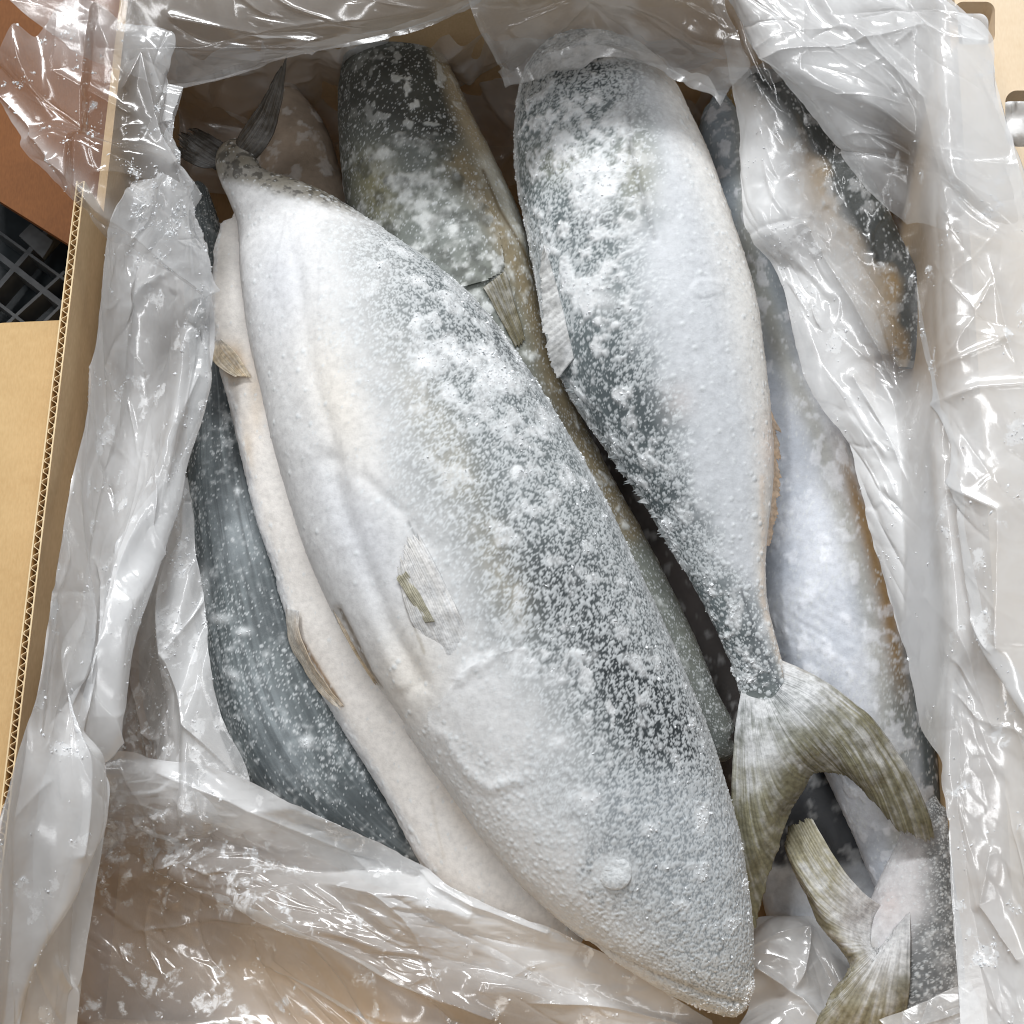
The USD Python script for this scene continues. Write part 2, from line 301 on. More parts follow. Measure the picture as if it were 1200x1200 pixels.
# ------------------------------------------------------------------ fish
WHITE = S(233, 234, 235)
tops = []            # (top vertices) of every fish, for draping film
FISHES = 'frozen fish piled in the box'
class Fish: pass
def make_fish(label, outline, spine, zc, flat, paint, nt=420, nth=150, lump=0.0008, seed=1, frost_r=0.001, tw=0.0, grains=0, thin_tail=0.0):
    f = Fish(); f.root = thing('frozen_fish', label, 'fish', FISHES)
    poly = Polygon(outline).buffer(0).buffer(2).buffer(-2)
    if poly.geom_type != 'Polygon': poly = max(poly.geoms, key=lambda g: g.area)
    sp = np.array(spine, float); seg = np.r_[0, np.cumsum(np.linalg.norm(np.diff(sp, axis=0), axis=1))]
    cx, cy = PchipInterpolator(seg, sp[:, 0]), PchipInterpolator(seg, sp[:, 1])
    zz = PchipInterpolator(seg, np.broadcast_to(zc, len(sp)) if np.ndim(zc) else np.full(len(sp), zc))
    # stations, dense at both ends, kept inside the outline
    dense = np.linspace(-60, seg[-1] + 60, 1400)
    inside = np.array([poly.contains(Point(_ext(cx, seg, t), _ext(cy, seg, t))) for t in dense])
    t0, t1 = dense[inside][0], dense[inside][-1]
    u = np.linspace(0, 1, nt); uu = 0.5 - 0.5 * np.cos(np.pi * u); uu = 0.6 * u + 0.4 * uu
    ts = t0 + (t1 - t0) * (0.0005 + 0.999 * uu)
    C, Lw = [], []
    ks = np.linspace(t0, t1, 90)
    ks[0] += 0.4; ks[-1] -= 0.4
    ex = 0.5 - 0.5 * np.cos(np.pi * np.linspace(0, 1, 90)); ks = t0 + 0.5 + (t1 - t0 - 1.0) * ex
    for t in ks:
        p = np.array([_ext(cx, seg, t), _ext(cy, seg, t)]); q = np.array([_ext(cx, seg, t + 12), _ext(cy, seg, t + 12)]) - np.array([_ext(cx, seg, t - 12), _ext(cy, seg, t - 12)])
        q /= np.linalg.norm(q); n = np.array([-q[1], q[0]])
        hit = LineString([p - n * 600, p + n * 600]).intersection(poly)
        if hit.geom_type != 'LineString': hit = min(hit.geoms, key=lambda g: g.distance(Point(p)))
        c = np.array(hit.coords); a, b = c[0], c[-1]
        C.append((a + b) / 2); Lw.append(((b - a) @ n) / 2)
    C, Lw = np.array(C), np.array(Lw)
    k = np.array([1, 2, 3, 2, 1.0]); k /= k.sum()
    def smooth(a): 
        s = np.array(a); 
        for _ in range(2):
            pad = np.concatenate([s[:1].repeat(2, 0), s, s[-1:].repeat(2, 0)]); s2 = sum(k[i] * pad[i:i + len(s)] for i in range(5)); s2[:3], s2[-3:] = s[:3], s[-3:]; s = s2
        return s
    C, Lw = smooth(C), smooth(Lw)
    cpx = PchipInterpolator(ks, C)(np.clip(ts, ks[0], ks[-1])); hw = PchipInterpolator(ks, Lw)(np.clip(ts, ks[0], ks[-1]))
    z = zz(np.clip(ts, 0, seg[-1]))
    cen = at(cpx[:, 0], cpx[:, 1], z)
    tan = np.gradient(cen, axis=0); tan /= np.linalg.norm(tan, axis=1, keepdims=True)
    R = CAM - cen; dist = np.linalg.norm(R, axis=1); R /= dist[:, None]
    W = np.cross(tan, R); W /= np.linalg.norm(W, axis=1, keepdims=True)
    sgn = np.sign((proj(cen + W * 0.01) - proj(cen))[:, 0].mean()); W *= sgn          # +W is to the right in the picture
    D = np.cross(W, tan); D *= np.sign((D * R).sum(1, keepdims=True))
    wm = hw * 2 * HALF / 1200 * ((cen - CAM) @ FWD)
    # angle round the section: 0 = right edge, 90 = top; most vertices on the upper half
    th = np.concatenate([np.linspace(-0.12, np.pi + 0.12, int(nth * 0.78), endpoint=False), np.linspace(np.pi + 0.12, 2 * np.pi - 0.12, nth - int(nth * 0.78), endpoint=False)])
    ct, st = np.cos(th), np.sin(th)
    ct2 = np.sign(ct) * np.abs(ct) ** 0.94; st2 = np.sign(st) * np.abs(st) ** 1.02
    dm = np.maximum(wm, 0.0) * flat * (1 - thin_tail * sm(0.84, 0.97, (ts - t0) / (t1 - t0)))
    V = cen[:, None] + W[:, None] * (wm[:, None] * ct2)[..., None] + D[:, None] * (dm[:, None] * st2)[..., None]
    if tw: V = V + D[:, None] * (tw * wm[:, None] * ct2)[..., None] * (st2 > -2)[..., None]
    N = (W[:, None] * (ct2 * flat)[..., None] + D[:, None] * st2[:, None]); N = N / np.linalg.norm(N, axis=-1, keepdims=True)
    f.s = np.broadcast_to(ct, V.shape[:2]); f.t = np.broadcast_to(((ts - t0) / (t1 - t0))[:, None], V.shape[:2]); f.top = np.broadcast_to(st, V.shape[:2])
    edge = np.clip(wm / 0.012, 0, 1)[:, None]
    V = V + N * ((fb(V, 45, seed, 4) - 0.5) * lump * 2.4 * edge)[..., None]
    f.P = proj(V); f.V, f.N = V, N
    col, dens, disp = paint(f)
    V = V + N * disp[..., None]
    if grains:
        rng = np.random.default_rng(seed + 77)
        vis = np.argwhere(f.top > -0.1)
        w = np.clip(dens[vis[:, 0], vis[:, 1]], 0, 1) * np.maximum(wm[vis[:, 0]], 0.004)
        pick = vis[rng.choice(len(vis), min(grains, len(vis)), replace=False, p=w / w.sum())]
        gp = V[pick[:, 0], pick[:, 1]] + rng.normal(0, 0.0003, (len(pick), 3))
        gr = np.clip(0.43 * frost_r * rng.lognormal(0, 0.55, len(pick)), 0.00028, 0.0018)
        d, i = cKDTree(gp).query(V.reshape(-1, 3), k=4, distance_upper_bound=0.004)
        r = np.append(gr, 1e-9)[i]; a = np.clip(1 - (d / r) ** 2, 0, 1); a[~np.isfinite(d)] = 0
        am = a.max(1).reshape(V.shape[:2]); hm = (a * r).max(1).reshape(V.shape[:2])
        V = V + N * (hm * 0.3)[..., None]
        col = lerp(col, np.array(S(218, 222, 224)), np.clip(am * 1.2, 0, 0.66))
    f.V = V; f.col = col
    f.body = put(f.root, 'body', V.reshape(-1, 3), gridfaces(nt, nth, True), FISH,
                 skin=col)
    up = f.top > 0.02
    f.tp, f.tv, f.tn, f.tc = f.P[up], V[up], N[up], col[up]
    f.tree = cKDTree(f.tp)
    tops.append(V[f.top > 0])
    return f
def _ext(c, seg, t):
    if t < 0: return float(c(0)) + t * float(c.derivative()(0.5))
    if t > seg[-1]: return float(c(seg[-1])) + (t - seg[-1]) * float(c.derivative()(seg[-1] - 0.5))
    return float(c(t))
def on(f, px, py, lift=0.001):
    d, i = f.tree.query([px, py], k=4); w = 1 / (d + 0.2); w /= w.sum()
    return (f.tv[i] * w[:, None]).sum(0) + (f.tn[i] * w[:, None]).sum(0) * lift

def fin(root, name, base, tip, color, nr=14, nv=44, thick=0.0007, curl=0.0, ragged=0.06, seed=0, frost=0.25, label=None, bulge=0.0, dark=None, ridge=0.00022, mid=None, root_col=None, idx=False):
    """A rayed fin: base, (mid) and tip are polylines of 3D points; the rays run from one to the other."""
    rng = np.random.default_rng(seed); nr = int(nr * 1.7); nu = nr * 5 + 1
    def rs(pts, n):
        pts = np.array(pts, float); s = np.r_[0, np.cumsum(np.linalg.norm(np.diff(pts, axis=0), axis=1))]; s /= s[-1]
        if idx: s = np.linspace(0, 1, len(pts))
        return PchipInterpolator(s, pts)(np.linspace(0, 1, n)) if len(pts) > 2 else pts[0] + (pts[1] - pts[0]) * np.linspace(0, 1, n)[:, None]
    b, t = rs(base, nu), rs(tip, nu); v = np.linspace(0, 1, nv); un = np.linspace(0, 1, nu)
    rag = 1 - ragged * np.abs(meshkit.noise(np.stack([un * nr * 0.9, un * 0, un * 0], 1), seed)) - ragged * 0.5 * rng.uniform(0, 1, nu)
    up = np.array([0, -0.26, 0.966])
    w = v[None, :, None] * rag[:, None, None]
    if mid is None: G = b[:, None] + (t - b)[:, None] * w
    else:
        m = rs(mid, nu)[:, None]; G = b[:, None] * (2 * (w - 0.5) * (w - 1)) + m * (4 * w * (1 - w)) + t[:, None] * (2 * w * (w - 0.5))
    G = G + up * (np.sin(np.pi * v)[None, :, None] * bulge + (v ** 2)[None, :, None] * curl)
    ph = un * nr + 0.5 * (meshkit.noise(np.stack([un * nr * 0.6, un * 0, un * 0], 1), seed + 3) - 0.5) * 2
    rid = np.abs(np.sin(np.pi * (ph[:, None] + 0.12 * np.sin(5 * v + seed)[None]))) ** 0.7
    G = G + gridn(G, up) * (rid * ridge * (0.4 + 0.6 * v)[None] + (fb(G, 60, seed, 3) - 0.5) * 0.005)[..., None]
    n = gridn(G, up)
    dark = color * 0.5 if dark is None else dark
    var = meshkit.noise(np.stack([ph * 0.7, un * 0, un * 0], 1), seed + 8)
    k = np.clip((rid * 0.6 + 0.4) * (0.55 + 0.7 * var)[:, None] + 0.3 * (fb(G, 60, seed + 6, 4) - 0.5), 0, 1)
    c = lerp(np.broadcast_to(dark, G.shape), np.broadcast_to(color, G.shape), k)
    if isinstance(root_col, Fish):
        dd, ii = root_col.tree.query(proj(G)); rc = root_col.tc[ii]; rc = gaussian_filter1d(gaussian_filter1d(rc, 3, axis=0), 3, axis=1) * (0.8 + 0.4 * fb(G, 150, seed + 12, 4))[..., None]
        c = lerp(c, rc, np.clip(sm(70, 0, dd) * sm(0.75, 0.2, v)[None] + 0.4 * (fb(G, 90, seed + 13, 3) - 0.5) * sm(0.8, 0.4, v)[None], 0, 1))
    elif root_col is not None: c = lerp(c, root_col, np.broadcast_to(np.exp(-v / 0.16)[None], G.shape[:2]) * 0.85)
    q = np.stack(np.broadcast_arrays((ph * 1.6)[:, None], 3.0 * v[None], np.float64(seed)), -1)
    fr = sm(0.46, 0.8, 0.4 * meshkit.fbm(q, 4, seed + 5) + 0.35 * fb(G, 260, seed + 5, 4) + 0.25 * fb(G, 60, seed + 15, 3) + 0.15 * (1 - v)[None]) * frost
    if isinstance(root_col, Fish): fr = fr + 0.75 * sm(0.5, 0.02, v)[None] * sm(0.38, 0.62, 0.5 * fb(G, 120, seed + 20, 4) + 0.5 * fb(G, 420, seed + 21, 3))
    c = lerp(c, WHITE, np.clip(fr, 0, 0.9))
    th = thick * (1 - 0.6 * v)[None, :, None]
    Gt, Gb = G, G - n * th
    a, bb = nu, nv
    F1 = gridfaces(a, bb); F2 = gridfaces(a, bb)[:, ::-1] + a * bb
    ring = np.concatenate([np.arange(bb), np.arange(1, a) * bb + bb - 1, (a - 1) * bb + np.arange(bb - 2, -1, -1), np.arange(a - 2, 0, -1) * bb])
    r2 = np.roll(ring, -1); F3 = np.stack([ring, r2, r2 + a * bb, ring + a * bb], -1)
    return put(root, name, np.vstack([Gt.reshape(-1, 3), Gb.reshape(-1, 3)]), np.vstack([F1, F2, F3]), FIN, skin=np.vstack([c.reshape(-1, 3)] * 2), label=label)
def gridn(G, up):
    n = gridnormals(G); return n * np.sign((n * up).sum(-1, keepdims=True) + 1e-9)
def P3(pts, z): 
    z = np.broadcast_to(z, len(pts)); return [at(x, y, zz) for (x, y), zz in zip(pts, z)]
def patch(f, poly, name, lift=0.0014, trail=None, label=None, tint=None):
    """A plate lying on the fish (gill cover), lifted along its trailing edge."""
    nt, nth = f.V.shape[:2]; F = gridfaces(nt, nth, True)
    from shapely import contains_xy
    ins = contains_xy(Polygon(poly), f.P[..., 0].ravel(), f.P[..., 1].ravel()) & (f.top.ravel() > 0)
    F = F[ins[F].all(1)]; ids, inv = np.unique(F, return_inverse=True); F = inv.reshape(-1, 4)
    P = f.P.reshape(-1, 2)[ids]; d = dline(P, trail); h = 0.00006 + lift * np.exp(-d / 45) * sm(0, 22, np.minimum(np.linalg.norm(P - np.array(trail[0]), axis=1), np.linalg.norm(P - np.array(trail[-1]), axis=1)))
    N = f.N.reshape(-1, 3)[ids]; V = f.V.reshape(-1, 3)[ids] + N * h[:, None]; c = f.col.reshape(-1, 3)[ids]
    if tint is not None: c = tint(P, V, c, d)
    E = np.vstack([F[:, [0, 1]], F[:, [1, 2]], F[:, [2, 3]], F[:, [3, 0]]]); key = {}
    for a, b in E: key[(a, b)] = 1
    be = np.array([(a, b) for a, b in key if (b, a) not in key])
    n = len(V); V2 = np.vstack([V, V, V - N * (h + 0.0006)[:, None]]); S4 = np.stack([be[:, 1] + n, be[:, 0] + n, be[:, 0] + 2 * n, be[:, 1] + 2 * n], -1)
    return put(f.root, name, V2, np.vstack([F, S4]), FISH, skin=np.vstack([c, c, c]), label=label)
def flakes(root, name, pts, nrm, size, seed, mtl=ICE):
    """Loose frost crystals: thin irregular splinters, one joined mesh."""
    rng = np.random.default_rng(seed); n = len(pts)
    base = np.array([[1, 0, 0], [-1, 0, 0], [0, 1, 0], [0, -1, 0], [0, 0, 1], [0, 0, -1.0]]); fc = np.array([[0, 2, 4], [2, 1, 4], [1, 3, 4], [3, 0, 4], [2, 0, 5], [1, 2, 5], [3, 1, 5], [0, 3, 5]])
    s = np.clip(size * rng.lognormal(0, 0.4, (n, 1)), 0, size * 1.9) * 0.7; sc = s[..., None] * rng.uniform(0.3, 1.3, (n, 1, 3)) * np.array([1, 0.7, 0.4])
    q = rng.normal(size=(n, 4)); q[:, 1:3] *= 0.35; q /= np.linalg.norm(q, axis=1, keepdims=True); w, x, y, z = q.T
    R = np.stack([1 - 2 * (y * y + z * z), 2 * (x * y - z * w), 2 * (x * z + y * w), 2 * (x * y + z * w), 1 - 2 * (x * x + z * z), 2 * (y * z - x * w), 2 * (x * z - y * w), 2 * (y * z + x * w), 1 - 2 * (x * x + y * y)], -1).reshape(n, 3, 3)
    v = np.einsum('nij,nkj->nki', R, base[None] * sc) + (pts + nrm * s * 0.25)[:, None]
    F = (fc[None] + 6 * np.arange(n)[:, None, None]).reshape(-1, 3)
    return put(root, name, v.reshape(-1, 3), F, mtl, smooth=False, kind='stuff')
def fish_flakes(f, dens, n, size, seed):
    rng = np.random.default_rng(seed); up = np.argwhere(f.top > 0.0); w = dens[up[:, 0], up[:, 1]] ** 2 + 1e-6
    k = up[rng.choice(len(up), n, p=w / w.sum())]
    flakes(f.root, 'frost_crystals', f.V[k[:, 0], k[:, 1]], f.N[k[:, 0], k[:, 1]], size, seed)

DARK, DARKER, BELLY, OLIVE, OCHRE, BLUE = S(98, 106, 108), S(58, 65, 68), S(220, 220, 220), S(140, 136, 112), S(142, 124, 90), S(198, 206, 220)

# --- 1: the large fish in the middle, head at the bottom
def paint_big(f):
    P, V, s = f.P, f.V, f.s
    n1, n2, n3 = fb(V, 30, 3, 5), fb(V, 110, 4, 4), fb(V, 320, 6, 3)
    axis = [(395, 262), (480, 360), (540, 470), (590, 590), (650, 690), (735, 800), (800, 900), (850, 1010), (872, 1100)]
    # signed distance to the right of the line where the back pigment starts
    x = np.interp(P[..., 1], [230, 300, 400, 500, 600, 700, 760, 800, 880, 960, 1060, 1200], [425, 432, 440, 475, 508, 545, 590, 622, 655, 690, 745, 800])
    back = sm(-70, 70, P[..., 0] - x + 80 * (n1 - 0.5) + 34 * (n2 - 0.5))
    col = lerp(np.broadcast_to(BELLY, V.shape), np.broadcast_to(DARK, V.shape), back * 0.95)
    k = blob(P, 640, 410, 60, 50) * 0.45 + blob(P, 650, 680, 85, 60, 0.5) * 0.7 + blob(P, 740, 810, 95, 50, 0.9) * 1.0 + blob(P, 790, 870, 45, 45) * 0.7 + blob(P, 560, 400, 50, 40) * 0.3
    col = lerp(col, DARKER * 0.7, np.clip(1.15 * k, 0, 1) * back)
    # pale head, faint olive cast between belly and back
    head = sm(850, 960, P[..., 1] - 0.1 * (P[..., 0] - 700) + 60 * (n1 - 0.5))
    col = lerp(col, S(152, 158, 163), head * back * 0.8)
    col = lerp(col, S(120, 126, 130), blob(P, 855, 1060, 30, 110, -0.15) * 0.4 + blob(P, 760, 980, 60, 70) * 0.25 * n2)
    col = lerp(col, S(196, 188, 170), (blob(P, 520, 520, 26, 110, -0.45) + blob(P, 590, 680, 22, 60, -0.4)) * 0.5 * n2 * 1.5)
    ring = np.exp(-((np.linalg.norm(P - np.array([720, 1022]), axis=-1) - 33) / 10) ** 2)
    col = lerp(col, S(128, 134, 138), np.clip(ring * sm(0.4, 0.6, n3) * 1.0, 0, 0.8))
    # skin lines: folds on the belly, body shadows are left to the light
    rag = 3.5 * (n3 - 0.5)
    for pts, wd, am, c in [([(375, 300), (372, 360), (385, 430), (400, 520)], 1.8, 0.18, S(150, 150, 155)), ([(335, 250), (325, 300), (322, 340)], 1.6, 0.25, S(160, 158, 160)),
                     ([(478, 612), (500, 650), (516, 678)], 2.0, 0.7, S(95, 98, 98)), ([(466, 676), (478, 715), (497, 765)], 1.8, 0.6, S(120, 112, 92)),
                     ([(396, 716), (412, 748), (432, 790), (445, 806)], 2.6, 0.75, S(110, 90, 62)), ([(520, 860), (548, 905), (575, 925), (605, 915)], 1.6, 0.35, S(170, 170, 172)),
                     ([(690, 1105), (760, 1140), (830, 1168), (868, 1176)], 2.2, 0.45, S(120, 120, 122))]:
        col = lerp(col, c, am * np.exp(-((dline(P, pts) + rag) / wd) ** 2))
    # warm and bluish stains on the belly
    col = lerp(col, S(204, 207, 214), np.clip(blob(P, 420, 620, 40, 90, -0.4) + blob(P, 330, 330, 35, 70), 0, 1) * 0.55)
    col = lerp(col, S(240, 230, 214), np.clip(blob(P, 480, 790, 40, 60) + blob(P, 395, 470, 30, 90, -0.3), 0, 1) * 0.45)
    stalk = sm(222, 205, P[..., 1] - 0.25 * (P[..., 0] - 280) + 14 * (n2 - 0.5)); col = lerp(col, S(128, 122, 108), stalk * (0.55 + 0.6 * n2)); col = lerp(col, S(60, 58, 54), stalk * sm(0.5, 0.62, n3) * 0.7)
    # frost: streak clumps on the upper back
    cl = sm(0.5, 0.62, n2 + 0.2 * (blob(P, 500, 420, 75, 40, 0.6) + blob(P, 590, 455, 45, 40, 0.7) + blob(P, 560, 800, 60, 40, -0.3) + blob(P, 690, 930, 40, 30) + blob(P, 540, 350, 60, 30, 0.7) + blob(P, 620, 540, 25, 60, -0.4)) - 0.1)
    cl2 = sm(0.5, 0.68, n2) * sm(0.42, 0.6, n1)
    fr = np.clip(0.5 * cl * (0.2 + 1.5 * n3) + 0.28 * cl2 * (0.3 + 1.2 * n3), 0, 1) * back
    spots = sum(blob(P, *q) for q in [(495, 425, 14, 10), (570, 412, 12, 9), (690, 935, 14, 10), (722, 1022, 20, 16), (580, 440, 18, 9, 0.5), (640, 490, 16, 8, 0.6), (545, 420, 22, 8, 0.5), (605, 555, 8, 8), (655, 870, 10, 8)])
    fr = np.clip(fr + spots * (0.3 + n3), 0, 0.95)
    rim = np.exp(-((1 - s) / 0.045) ** 2) * sm(0.15, 0.25, f.t)
    col = lerp(col, WHITE, np.clip(fr + rim * 0.55 * (0.4 + n2), 0, 0.95))
    dens = np.clip(0.02 + back * (0.9 - 0.35 * np.clip(k, 0, 1)) * (0.5 + 1.1 * n1) + head * (0.25 + 0.5 * n2), 0, 1)
    disp = fr * 0.0006 + 0.0012 * np.exp(-(dline(P, [(520, 860), (548, 905), (575, 925), (605, 915)]) / 8) ** 2)
    fold = dline(P, [(396, 716), (412, 748), (432, 790), (470, 850)]); disp = disp - 0.002 * np.exp(-(fold / 5) ** 2)
    disp = disp - 0.0015 * np.exp(-(dline(P, [(690, 1105), (760, 1140), (830, 1168), (868, 1176)]) / 4) ** 2)
    for pts, hh, ww in [([(385, 540), (415, 640), (450, 730), (490, 800)], -0.0026, 13), ([(345, 300), (362, 420), (395, 540)], -0.0012, 9), ([(425, 560), (470, 600), (505, 640)], -0.001, 8), ([(410, 640), (440, 730), (470, 800)], 0.0016, 10)]:
        disp = disp + hh * np.exp(-(dline(P, pts) / ww) ** 2)
    crust = np.exp(-(dline(P, [(535, 800), (552, 782), (585, 768), (630, 752), (690, 770)]) / 9) ** 2) * sm(0.35, 0.6, n2)
    col = lerp(col, WHITE, crust * 0.8); disp = disp + crust * 0.0012
    f.dens = fr * back + 0.12 * back + 0.6 * crust
    return col, dens, disp
big = make_fish('large frosted fish in the middle with its head at the bottom of the picture',
    [(262, 168), (252, 184), (252, 202), (262, 218), (270, 240), (274, 300), (288, 400), (315, 500), (347, 600), (382, 700), (428, 790), (480, 862), (540, 950), (612, 1042), (700, 1115), (790, 1168), (838, 1188), (862, 1192), (874, 1184), (881, 1160), (884, 1120), (880, 1060), (866, 970), (832, 860), (790, 757), (745, 660), (700, 570), (652, 480), (612, 420), (570, 360), (500, 308), (440, 272), (395, 243), (350, 224), (322, 216), (306, 206), (302, 188), (296, 172), (280, 163)],
    [(277, 166), (287, 208), (325, 320), (420, 500), (520, 660), (620, 810), (720, 965), (810, 1095), (868, 1186)], [0.125, 0.131, 0.132, 0.132, 0.134, 0.136, 0.138, 0.138, 0.134], 0.62,
    paint_big, nt=900, nth=330, seed=11, grains=80000, frost_r=0.00105)
gc = [(500, 836), (522, 815), (540, 788), (575, 768), (615, 757), (660, 762), (700, 790), (722, 830)]
patch(big, gc + [(720, 900), (690, 980), (640, 1010), (580, 985), (530, 920), (505, 870)], 'gill_cover', 0.0007, gc,
      tint=lambda P, V, c, d: lerp(c, WHITE, np.clip((sm(0.42, 0.6, fb(V, 140, 9, 4)) * np.exp(-d / 30)) * 0.8, 0, 1)))
fin(big.root, 'pectoral_fin', [on(big, 502, 772, -0.0012), on(big, 530, 774, -0.0012), on(big, 556, 762, -0.0012)], [on(big, 466, 664, 0.0004), on(big, 471, 640, 0.0012), on(big, 484, 616, 0.0004)], S(238, 236, 234), nr=12, ragged=0.1, seed=4, frost=0.95, dark=S(212, 210, 204), mid=[on(big, 478, 716, 0.0008), on(big, 500, 700, 0.002), on(big, 522, 684, 0.0006)], root_col=WHITE)
fin(big.root, 'pectoral_fin', [on(big, 500, 730, 0.0015), on(big, 512, 729, 0.003)], [on(big, 465, 676, 0.0022), on(big, 477, 668, 0.0028)], S(205, 200, 178), nr=4, ragged=0.05, seed=5, frost=0.1, dark=S(112, 106, 78), label='bare yellowish rays of the folded fin', ridge=0.0004)
_, ei = big.tree.query([720, 1022]); en = big.tn[ei]; ex_ = np.cross([0, 1, 0], en); ex_ /= np.linalg.norm(ex_); ey_ = np.cross(en, ex_)
em = trimesh.creation.icosphere(4, 0.0088); ev = np.array(em.vertices) * [1, 1, 0.2]; em.vertices = on(big, 720, 1022, -0.0009) + ev[:, :1] * ex_ + ev[:, 1:2] * ey_ + ev[:, 2:] * en
em.vertices += ((fb(em.vertices, 300, 2, 4) - 0.5) * 0.0016)[:, None] * en
tm(big.root, 'eye', em, EYE, smooth=True)
fin(big.root, 'tail_fin', P3([(262, 190), (280, 180), (298, 188)], [0.124, 0.132, 0.128]), P3([(328, 82), (332, 72), (336, 62)], [0.155, 0.158, 0.16]), S(84, 74, 60), nr=10, seed=7, frost=0.15, dark=S(34, 31, 28), mid=P3([(290, 146), (306, 142), (324, 144)], [0.138, 0.143, 0.145]), ragged=0.04)
fin(big.root, 'tail_fin', P3([(290, 186), (272, 196), (256, 200)], [0.128, 0.126, 0.12]), P3([(222, 150), (208, 152), (200, 172)], [0.11, 0.11, 0.105]), S(62, 58, 52), nr=12, seed=8, frost=0.2, dark=S(28, 27, 26), mid=P3([(256, 164), (238, 172), (222, 190)], 0.122), ragged=0.22)
fish_flakes(big, big.dens, 1500, 0.0009, 21)

# --- 2: the fish to its right, head at the top, tail at the bottom
def paint_right(f):
    P, V, s = f.P, f.V, f.s
    n1, n2, n3 = fb(V, 30, 13, 5), fb(V, 110, 14, 4), fb(V, 300, 16, 3)
    x = np.interp(P[..., 1], [40, 120, 200, 300, 400, 500, 580, 650, 720, 800, 900], [740, 742, 752, 752, 765, 790, 812, 845, 880, 920, 950])
    back = sm(40, -45, P[..., 0] - x + 60 * (n1 - 0.5) + 50 * (n2 - 0.5))
    pale = lerp(np.broadcast_to(S(205, 208, 212), V.shape), np.broadcast_to(S(228, 226, 222), V.shape), sm(0.5, 0.98, s))
    col = lerp(pale, np.broadcast_to(S(110, 119, 121), V.shape), back)
    col = lerp(col, DARKER, np.clip(blob(P, 690, 75, 90, 55) * 1.0 + blob(P, 740, 470, 60, 90, -0.5) * 0.65 + blob(P, 800, 600, 40, 70, -0.5) * 0.6 + blob(P, 885, 760, 30, 70, -0.2) * 0.7 + blob(P, 690, 260, 50, 20) * 0.5, 0, 1) * back)
    col = lerp(col, S(150, 148, 128), np.clip(blob(P, 745, 200, 26, 45) + blob(P, 655, 190, 40, 25) * 0.8, 0, 1) * 0.6)
    col = lerp(col, S(214, 192, 178), (0.4 * blob(P, 795, 470, 18, 22) + blob(P, 905, 520, 14, 40)) * 0.5)
    fr = sm(0.47, 0.64, 0.75 * n2 + 0.25 * n3 + 0.14 * (blob(P, 690, 190, 60, 90) + blob(P, 690, 350, 35, 30) + blob(P, 830, 340, 30, 20)) - 0.03) * back * 0.8
    fr = fr * (0.5 + n3)
    rim = np.exp(-((1 + s) / 0.04) ** 2) * sm(0.05, 0.12, f.t) * sm(0.62, 0.45, f.t)
    fr = np.clip(fr + rim * 0.6 + 0.7 * blob(P, 700, 350, 30, 14, 0.3) + 0.8 * blob(P, 705, 225, 12, 22), 0, 0.9)
    col = lerp(col, S(150, 148, 128), sm(790, 880, P[..., 1]) * 0.6)
    col = lerp(col, WHITE, fr)
    for pts, wd, am, c in [([(742, 92), (737, 130), (740, 175), (752, 225), (768, 280)], 2.0, 0.5, S(120, 122, 124)), ([(893, 560), (895, 640), (893, 700), (920, 790)], 4, 0.5, S(226, 206, 186)), ([(868, 690), (885, 740), (912, 800), (938, 850)], 2, 0.6, S(90, 94, 98))]:
        col = lerp(col, c, am * np.exp(-((dline(P, pts) + 3 * (n3 - 0.5)) / wd) ** 2))
    dens = np.clip(0.05 + back * (0.2 + 1.2 * sm(0.42, 0.62, n1)), 0, 1) * (1 - 0.8 * sm(760, 830, P[..., 1]))
    disp = fr * 0.0010 - 0.0012 * np.exp(-(dline(P, [(742, 92), (737, 130), (740, 175), (752, 225), (768, 280)]) / 4) ** 2)
    sc = blob(P, 828, 338, 22, 12); disp = disp + 0.0006 * sm(0.3, 0.6, sc + 0.7 * (n2 - 0.5))
    f.dens = fr
    return col, dens, disp
rt = make_fish('mottled fish right of the large one, forked tail spread at the bottom',
    [(690, 36), (655, 48), (622, 75), (606, 105), (602, 150), (606, 220), (620, 280), (630, 330), (640, 400), (662, 450), (700, 505), (740, 565), (780, 635), (820, 700), (850, 757), (866, 805), (874, 845), (888, 866), (904, 873), (918, 866), (928, 840), (921, 790), (906, 740), (894, 690), (896, 620), (905, 560), (906, 500), (900, 440), (888, 360), (868, 290), (840, 210), (815, 150), (790, 100), (760, 62), (725, 42)],
    [(692, 38), (712, 150), (752, 300), (790, 450), (828, 600), (868, 720), (892, 800), (905, 873)], [0.125, 0.132, 0.136, 0.136, 0.134, 0.13, 0.127, 0.124], 0.62,
    paint_right, nt=760, nth=290, seed=23, thin_tail=0.6, grains=36000, frost_r=0.0011)
OL = S(150, 146, 120)
fin(rt.root, 'tail_fin', [on(rt, x, y, l) for x, y, l in [(868, 806, -.0008), (876, 814, .0006), (886, 818, .0009), (897, 819, .001), (906, 816, .001), (913, 808, .0009), (917, 796, .0006), (915, 772, -.0008)]],
    P3([(884, 1108), (909, 1012), (936, 938), (957, 906), (990, 911), (1026, 946), (1064, 985), (1098, 992)], [.106, .112, .117, .119, .119, .118, .118, .118]), OL, nr=30, nv=80, seed=31, frost=0.8, dark=S(98, 94, 76), ragged=0.035, root_col=rt, idx=True, thick=0.0012,
    mid=P3([(857, 955), (882, 950), (906, 914), (926, 878), (948, 866), (975, 862), (1004, 858), (1034, 856)], [.123, .129, .134, .137, .138, .139, .139, .136]))
